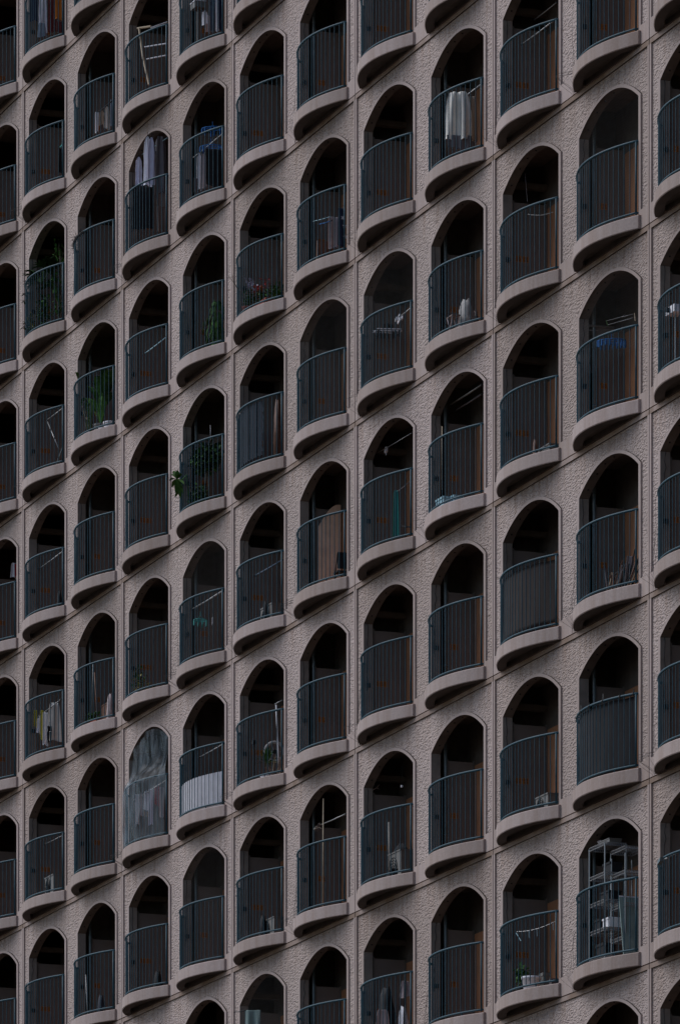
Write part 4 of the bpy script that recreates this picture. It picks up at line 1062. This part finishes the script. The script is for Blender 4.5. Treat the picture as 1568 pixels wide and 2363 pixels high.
for xs, ys, lab in ((1505, 3148, 'white butterfly shaped ornament hanging at the left of the dark arch'), (1606, 3146, 'tiny white ornament hanging right of the butterfly shaped one')):
    mb = MB(); p = place(xs, ys, .2)
    if xs < 1550:
        for s in (-1, 1):
            leaf(mb, p + Vector((0, 0, -.03)), p + Vector((.03*s, .05*s, .05)), .012, 'white', .1, 3); leaf(mb, p + Vector((0, 0, -.02)), p + Vector((.05*s, .06*s, -.06)), .010, 'white', .1, 3)
    else: mb.obox(p, (.014, 0, 0), (0, .014, 0), (0, 0, .018), 'white')
    mb.tube([p, p + Vector((0, 0, .35))], .0015, 'cable', 4); tag(centred(mb, 'ornament'), lab, 'ornament')
# bottom of the seventh column
garment(1600, 3925, 1640, 3990, .38, 'pinkish', 'crumpled white and pink cloth above black bags at the bottom edge', 'cloth', 'drape', name='cloth', amp=.03)
bag(1508, 3955, 1580, 4065, .10, 'black', 'big black bag in the middle of the bottom laundry heap', 'bag')
garment(1500, 4040, 1560, 4110, -.05, 'pinkish', 'pale cloth heaped low left of the white bin bag', 'cloth', 'drape', name='cloth', amp=.03)
bag(1588, 4030, 1636, 4090, .30, 'white', 'white bin bag with a black top at the bottom edge', 'bag')
tube_thing('pole', [at(1615, 4105, .2), at(1618, 3880, .2)], .012, 'black', 'thin black upright pole beside the crumpled white and pink cloth', 'pole')

# eighth column
garment(1776, 366, 1884, 556, .02, 'cream', 'big off-white duvet folded over a line behind the rail', 'duvet', 'duvet', name='duvet', ang=62, folds=4, amp=.07, sag=.0)
garment(1786, 540, 1886, 592, .04, 'grey', 'grey patterned cloth hanging below the big off-white duvet', 'cloth', 'towel', name='cloth', ang=75, folds=7, amp=.03)
garment(1868, 384, 1910, 560, .34, 'tan', 'brownish cloth right of the big off-white duvet', 'cloth', 'drape', name='cloth', amp=.02)
pole(1812, 418, 1925, 335, .2, 'white pole carrying the big off-white duvet')
bag(1828, 1200, 1900, 1272, .25, 'dull', 'crumpled white sack behind the rail of the arch with a folding stool', 'bag')
mb = MB(); b = floor_pt(1812, 1280, .02)
for s in (-1, 1): mb.tube([b + Vector((-.12, s*.06, 0)), b + Vector((.12, s*.06, .42))], .010, 'pinkish', 6); mb.tube([b + Vector((.12, s*.06, 0)), b + Vector((-.12, s*.06, .42))], .010, 'pinkish', 6)
mb.box(b.x-.14, b.x+.14, b.y-.07, b.y+.07, b.z+.42, b.z+.44, 'brown'); tag(centred(mb, 'folding_stool'), 'folding stool with crossed pink legs left of the crumpled sack', 'stool')
bag(1886, 1248, 1916, 1290, .5, 'brown', 'small brown bundle right of the crumpled white sack', 'bag')
pole(1800, 1618, 1927, 1538, .30, 'long dull pole crossing the dark arch top above light blue wrapped goods', mat='acgrey', r=.015)
pole(1822, 1640, 1927, 1575, .55, 'darker pole behind the long dull pole', mat='grey', r=.014)
a = floor_pt(1768, 1930, 0.0); tube_thing('standing_pole', [at(1767, 1960, -0.02), at(1767, 1705, -0.02)], .009, 'wood', 'thin upright cane by the left jamb above light blue wrapped goods', 'pole')
t = crate_row(1776, 1985, -0.16, .34, .22, 'aqua', 'light blue wrapped package at the left foot of the rail', 'package', 'package', dy=.08)
t = crate_row(1815, 1965, .0, .40, .24, 'aqua', 'taller light blue package beside the wrapped one', 'package', 'package', dy=.08)

# ninth column
pole(2086, 176, 2226, 72, .28, 'bright white pole slanting in the arch near the top right', r=.012)
pole(2138, 76, 2226, 8, .45, 'fainter pole above the bright white one near the top right', mat='acgrey', r=.010)
mb = MB(); a = at(2099, 691, .2); mb.tube([a, at(2104, 760, .2), at(2108, 806, .2)], .003, 'grey', 5); tag(centred(mb, 'string'), 'thin pale string hanging in the dark arch above a sagging cord', 'string')
mb = MB(); pts = [at(2110 + 100*k/8, 856 + 8*math.sin(math.pi*k/8) - 8*k/8, .25 + .02*k) for k in range(9)]; mb.tube(pts, .005, 'steel', 5); tag(centred(mb, 'cord'), 'pale cord sagging below the thin hanging string', 'cord')
ac_unit(2200, 1786, .40, 'grey air conditioner in the arch below the sagging pale cord', .55, .34)
bag(2128, 1762, 2150, 1790, .15, 'brownwood', 'small dark heap left of the grey air conditioner in the right half', 'heap', 'heap')
def rail_cloth(xs, ys, mat, z0_, z1_, ins, label, T0=.02, T1=.98, amp=.004, name='cloth', cat='cloth'):
    j, I = bay_of(xs, ys); c = bay_u(j); zf = joint_z(I) + FL; n, m_ = 40, 14; mb = MB(); vs = []
    for side in (0, 1):
        for i in range(m_+1):
            for k in range(n+1):
                T = T0 + (T1-T0)*k/n; z = zf + z1_ + (z0_-z1_)*i/m_ + .02*math.sin(9*T)*(1 if i == m_ else 0) - (.02*abs(math.sin(14*T)) if i == 0 else 0)
                p = rail_pt(T, z, ins + .006*side + amp*math.sin(30*T + 3*z) + amp*.7*math.sin(11*T - 5*z)); vs.append((p[0]+c, p[1], p[2]))
    N = (n+1)*(m_+1)
    fs = [(s*N + i*(n+1)+k, s*N + i*(n+1)+k+1, s*N + (i+1)*(n+1)+k+1, s*N + (i+1)*(n+1)+k) for s in (0, 1) for i in range(m_) for k in range(n)]
    for k in range(n): fs += [(k, k+1, N+k+1, N+k), (m_*(n+1)+k, m_*(n+1)+k+1, N+m_*(n+1)+k+1, N+m_*(n+1)+k)]
    mb.add(vs, fs, mat); return tag(centred(mb, name, True), label, cat)
rail_cloth(2120, 2380, 'brownmesh', .10, 1.10, .05, 'dark brown cloth stretched inside the full height of the rail', name='windbreak_cloth')
ac_unit(2196, 3196, .36, 'pale air conditioner two floors below the brown cloth rail', .52, .38)
pts = [at(2066 + 160*k/10, 3728 - 45*(k/10)**2, .02 + .03*k) for k in range(11)]
mb = MB(); mb.tube(pts, .006, 'steel', 5)
for k in (3, 5, 7, 9): p = pts[k]; mb.tube([p, p + Vector((.01, 0, -.12))], .004, 'aqua', 4); mb.tube([p, p + Vector((-.02, .01, -.07))], .003, 'aqua', 4)
mb.tube([at(2063, 3733, .0), at(2082, 3765, .0)], .006, 'aqua', 5)
tag(centred(mb, 'string_lights'), 'sagging string of unlit icicle lights above a white bucket', 'string lights')
mb = MB(); b = floor_pt(2124, 3925, -.02); pot(mb, b, .15, .27, 'white'); mb.tube([b + Vector((.15*math.cos(k*math.pi/8), -.15*.6, .26 - .10*math.sin(k*math.pi/8))) for k in range(9)], .005, 'steel', 5); tag(centred(mb, 'bucket', True), 'white bucket behind the rail under the unlit string lights', 'bucket')
rnd = random.Random(41); b = floor_pt(2085, 3925, -.05); t = plant(b, 'dark green plant left of the white bucket')
mb = MB(); pot(mb, b, .10, .16, 'black'); part(mb, 'pot', t); mb = MB(); bush(mb, b + Vector((0, 0, .34)), (.22, .1, .2), 120, .08, ['leafdark', 'leaf'], rnd); part(mb, 'leaves', t)
crate_row(2176, 3895, .25, .16, .36, 'acgrey', 'narrow grey box right of the white bucket', 'storage_box', 'box', dy=.05)
crate_row(2210, 3895, .48, .28, .30, 'grey', 'dark grey box at the right jamb beside the narrow grey box', 'storage_box', 'box', dy=.08)

# tenth column
t = thing('pipe_frame', floor_pt(2440, 1500, .2), 'pale horizontal bar frame above a blue peg hanger', 'frame')
mb = MB(); mb.tube([place(2353, 1302, .18), at(2450, 1309, .62)], .018, 'acgrey', 8); part(mb, 'bar', t)
mb = MB(); mb.tube([place(2353, 1320, .17), at(2440, 1326, .60)], .010, 'alu', 8); part(mb, 'bar', t)
peg_hanger(2388, 1352, 2500, 1374, .36, 'blue', 'deep blue peg hanger behind the rail on the right of the photo', 18)
tube_thing('wire', [at(2424, 1283, .2), at(2480, 1268, .2), at(2530, 1256, .2)], .003, 'steel', 'upper thin wire above the blue peg hanger on the right', 'wire')
tube_thing('wire', [at(2430, 1298, .15), at(2490, 1282, .15), at(2532, 1270, .15)], .003, 'steel', 'lower thin wire above the blue peg hanger on the right', 'wire')
mb = MB(); mb.tube([at(2536, 1252, .1), at(2539, 1284, .1)], .007, 'wood', 5); mb.tube([at(2423, 1280, .1), at(2430, 1303, .1)], .005, 'leaflight', 5); tag(centred(mb, 'wire_clips'), 'two small upright clips gripping the thin wires', 'clips')
rnd = random.Random(3); mb = MB()
for k in range(34):
    x = rnd.uniform(2398, 2500); p = floor_pt(x, 2310, .12 + .3*rnd.random()); q = p + Vector((rnd.uniform(-.1, .55), rnd.uniform(-.1, .25), rnd.uniform(.35, .78)))
    mb.tube([p, q], rnd.uniform(.008, .018), rnd.choice(['black', 'brownwood', 'mesh', 'wood', 'grey', 'black']), 5)
tag(centred(mb, 'stick_bundle'), 'heap of dark sticks and folded umbrellas leaning behind the rail', 'sticks')
garment(2500, 2225, 2540, 2312, .45, 'pinkish', 'pale spotted cloth at the right of the heap of dark sticks', 'cloth', 'drape', name='cloth')
mb = MB(); b = floor_pt(2480, 2300, .5); mb.obox(b + Vector((0, 0, .28)), (.25, 0, .02), (0, .12, 0), (0, 0, .28), 'mesh'); mb.obox(b + Vector((0, 0, .57)), (.27, 0, .02), (0, .13, 0), (0, 0, .012), 'black'); tag(centred(mb, 'storage_box'), 'covered black box behind the heap of dark sticks', 'box')
rail_cloth(2440, 2900, 'mesh', .03, 1.13, .035, 'black netting cloth tied inside the rail with tattered clips', name='windbreak_cloth')
j, I = bay_of(2440, 2900); c = bay_u(j); zz = joint_z(I) + RT; q = rail_pt(.5, 0); t = thing('rail_clips', (q[0]+c, q[1], zz), 'row of small clips standing on the handrail over black netting', 'clips')
for T, h in ((.02, .05), (.13, .03), (.30, .09), (.48, .03), (.66, .07), (.86, .04), (.95, .05)):
    p = Vector(rail_pt(T, 0)); p = Vector((p.x+c, p.y, zz)); mb = MB(); mb.tube([p + Vector((0, 0, -.03)), p + Vector((.01, 0, .02+h))], .010, 'acgrey' if T in (.30, .66) else 'cable', 6)
    mb.tube([p - Vector((.02, 0, 0)), p + Vector((.02, 0, 0))], .026, 'cable', 8); part(mb, 'clip', t)
# wire shelving
b = floor_pt(2430, 3760, .2); t = thing('wire_shelf', (b.x, b.y, b.z), 'tall chrome wire shelving rising above the rail at lower right', 'shelf')
def shelf_frame(x0, ytop, d0, d1, w, levels, tt):
    A = place(x0, ytop, d0); zt = A.z; z0 = b.z; u0 = A.x; u1 = u0 + w
    for uu in (u0, u1):
        for dd in (d0, d1): mb = MB(); mb.tube([(uu, dd, z0), (uu, dd, zt)], .013, 'steel', 8); part(mb, 'post', tt)
    for lv in levels:
        z = z0 + lv
        mb = MB()
        for (a, c_) in (((u0, d0), (u1, d0)), ((u0, d1), (u1, d1)), ((u0, d0), (u0, d1)), ((u1, d0), (u1, d1))):
            for dz in (0, .045): mb.tube([(a[0], a[1], z+dz), (c_[0], c_[1], z+dz)], .007, 'steel', 5)
            n = 12
            for i in range(n): p = Vector((a[0], a[1], z))*(1-i/n) + Vector((c_[0], c_[1], z))*(i/n); q = Vector((a[0], a[1], z+.045))*(1-(i+.5)/n) + Vector((c_[0], c_[1], z+.045))*((i+.5)/n); mb.tube([p, q], .004, 'steel', 4)
        for i in range(1, 10): yy = d0 + (d1-d0)*i/10; mb.tube([(u0, yy, z+.045), (u1, yy, z+.045)], .004, 'steel', 4)
        part(mb, 'shelf', tt)
    return u0, u1
u0, u1 = shelf_frame(2356, 3400, -.02, .34, .62, (.12, .55, .98, 1.40, 1.86), t)
t2 = thing('wire_shelf', (b.x+.6, b.y, b.z), 'second wire shelving to the right of the tall chrome one', 'shelf')
A = at(2444, 3435, .12); mb = MB()
shelf_frame(2444, 3436, .10, .44, .55, (.35, .85, 1.35, 1.72), t2)
for (uu, dd, z, w, h, mt_, nm, lab) in ((u0+.40, .16, 1.92, .42, .06, 'acgrey', 'tray', 'stack of pale trays on the top of the chrome shelving'), (u0+.12, .2, 1.92, .12, .10, 'grey', 'basket', 'grey basket at the left end of the shelving top'),
        (u0+.45, .18, 1.46, .28, .16, 'black', 'storage_box', 'black box on the second shelf from the top'), (u0+.42, .16, 1.04, .34, .14, 'mesh', 'storage_box', 'dark box half way up the chrome shelving'),
        (u0+.50, .15, .61, .26, .15, 'white', 'storage_box', 'white box with open sides low on the chrome shelving'), (u0+.15, .15, .61, .20, .18, 'black', 'storage_box', 'black bin left of the white box on the shelving'),
        (u0+.25, .15, .18, .30, .22, 'mesh', 'storage_box', 'dark box on the lowest shelf')):
    mb = MB(); z = b.z + z - .005; mb.box(uu-w/2, uu+w/2, dd-.10, dd+.10, z, z+h*.8, mt_); mb.box(uu-w/2-.01, uu+w/2+.01, dd-.11, dd+.11, z+h*.8, z+h, mt_)
    tag(centred(mb, nm), lab, 'box' if 'box' in nm else nm)
mb = MB(); bb = floor_pt(2500, 3800, .10); mb.obox(bb + Vector((-.02, .14, .50)), (.012, 0, 0), (0, .20, .0), (-.10, 0, .50), 'mint'); mb.obox(bb + Vector((-.12, .14, 1.005)), (.014, 0, 0), (0, .20, 0), (0, 0, .010), 'white'); tag(centred(mb, 'panel'), 'large pale grey green panel leaning in front of the shelving', 'panel')
# eleventh column
mb = MB(); p = at(2700, 1241, .1); p2 = p; mb.obox(p, (.16, 0, 0), (0, .09, 0), (0, 0, .055), 'white'); mb.tube([p + Vector((-.02, -.10, 0)), p + Vector((-.02, -.15, 0))], .04, 'black', 12)
mb.tube([p + Vector((-.05, .02, -.05)), Vector((p.x-.05, p.y+.02, joint_z(bay_of(2700, 1260)[1])+FL))], .012, 'steel', 8); tag(centred(mb, 'projector'), 'white boxed device with a round black lens on a stand at the right edge', 'device')
pole(2660, 3432, 2740, 3395, -0.05, 'white rod lying just inside the handrail at the right edge', r=.014)
mb = MB(); p = at(2640, 3445, -.40); mb.obox(p, (.05, 0, .02), (0, .03, 0), (.01, 0, .03), 'pipe'); mb.tube([p, p + Vector((.12, .06, .03))], .008, 'steel', 6); tag(centred(mb, 'clamp'), 'grey clamp sticking out left of the handrail at the right edge', 'clamp')

# bird nets drawn across arches
def net(xs, ys, label, z0_=1.15, d=.03):
    j, I = bay_of(xs, ys); c = bay_u(j); zf = joint_z(I); mb = MB(); n, m_ = 26, 22; vs = []; rr = random.Random(j*7+I); p1, p2 = rr.uniform(0, 6), rr.uniform(0, 6)
    for i in range(m_+1):
        for k in range(n+1):
            u = -HW + 2*HW*k/n; zt = zin(u) - .004; z = zt + (FL + z0_ - zt)*i/m_
            vs.append((c+u, d + .022*math.sin(7*u + p1 + 2*z)*math.sin(math.pi*i/m_) + .012*math.sin(15*u + p2 - 3*z)*math.sin(math.pi*i/m_), zf+z))
    mb.add(vs, [(i*(n+1)+k, i*(n+1)+k+1, (i+1)*(n+1)+k+1, (i+1)*(n+1)+k) for i in range(m_) for k in range(n)], 'net')
    return tag(centred(mb, 'bird_net', True), label, 'net', 'bird nets across the arches')
net(2430, 620, 'fine bird net across the arch at upper right with nothing behind its rail', .02)
net(2430, 1330, 'fine bird net in front of the blue peg hanger on the right', .9)
net(1560, 1250, 'fine bird net in front of the white framed peg rack', .02)
net(1290, 1420, 'fine bird net filling the arch left of the peg rack balcony', .02)
net(820, 2400, 'fine bird net in front of the thick white ringed pole', .02)
net(810, 3700, 'fine bird net over the whole arch two floors below the white screen panel', .02)
net(1050, 4060, 'fine bird net above the pale blue patterned cloth at the bottom edge', .02)
net(2430, 3500, 'fine bird net behind the chrome wire shelving', .02, .70)


# ---------------------------------------------------------------- light
w = bpy.data.worlds.new('World'); sc.world = w; w.use_nodes = True
t = w.node_tree; bg = t.nodes['Background']
sky = t.nodes.new('ShaderNodeTexSky'); sky.sky_type = 'NISHITA'; sky.sun_disc = False
SE, SR = R(48), R(222)     # elevation; direction the light comes from, clockwise from +Y
sky.sun_elevation = SE; sky.sun_rotation = SR; sky.air_density = 1.0; sky.dust_density = 0.6; sky.ozone_density = 2.0
t.links.new(sky.outputs[0], bg.inputs[0]); bg.inputs[1].default_value = 0.07
sd = bpy.data.lights.new('sun', 'SUN'); sd.energy = 1.5; sd.angle = R(60); sd.color = (1.0, 0.98, 0.97)
so = bpy.data.objects.new('sun', sd); col.objects.link(so)
dv = Vector((math.sin(SR)*math.cos(SE), math.cos(SR)*math.cos(SE), math.sin(SE)))
so.rotation_euler = dv.to_track_quat('Z', 'Y').to_euler(); so.location = (0, -60, 80)
sc.view_settings.view_transform = 'Standard'; sc.view_settings.look = 'None'
sc.view_settings.exposure = 0.48; sc.view_settings.gamma = 1.0
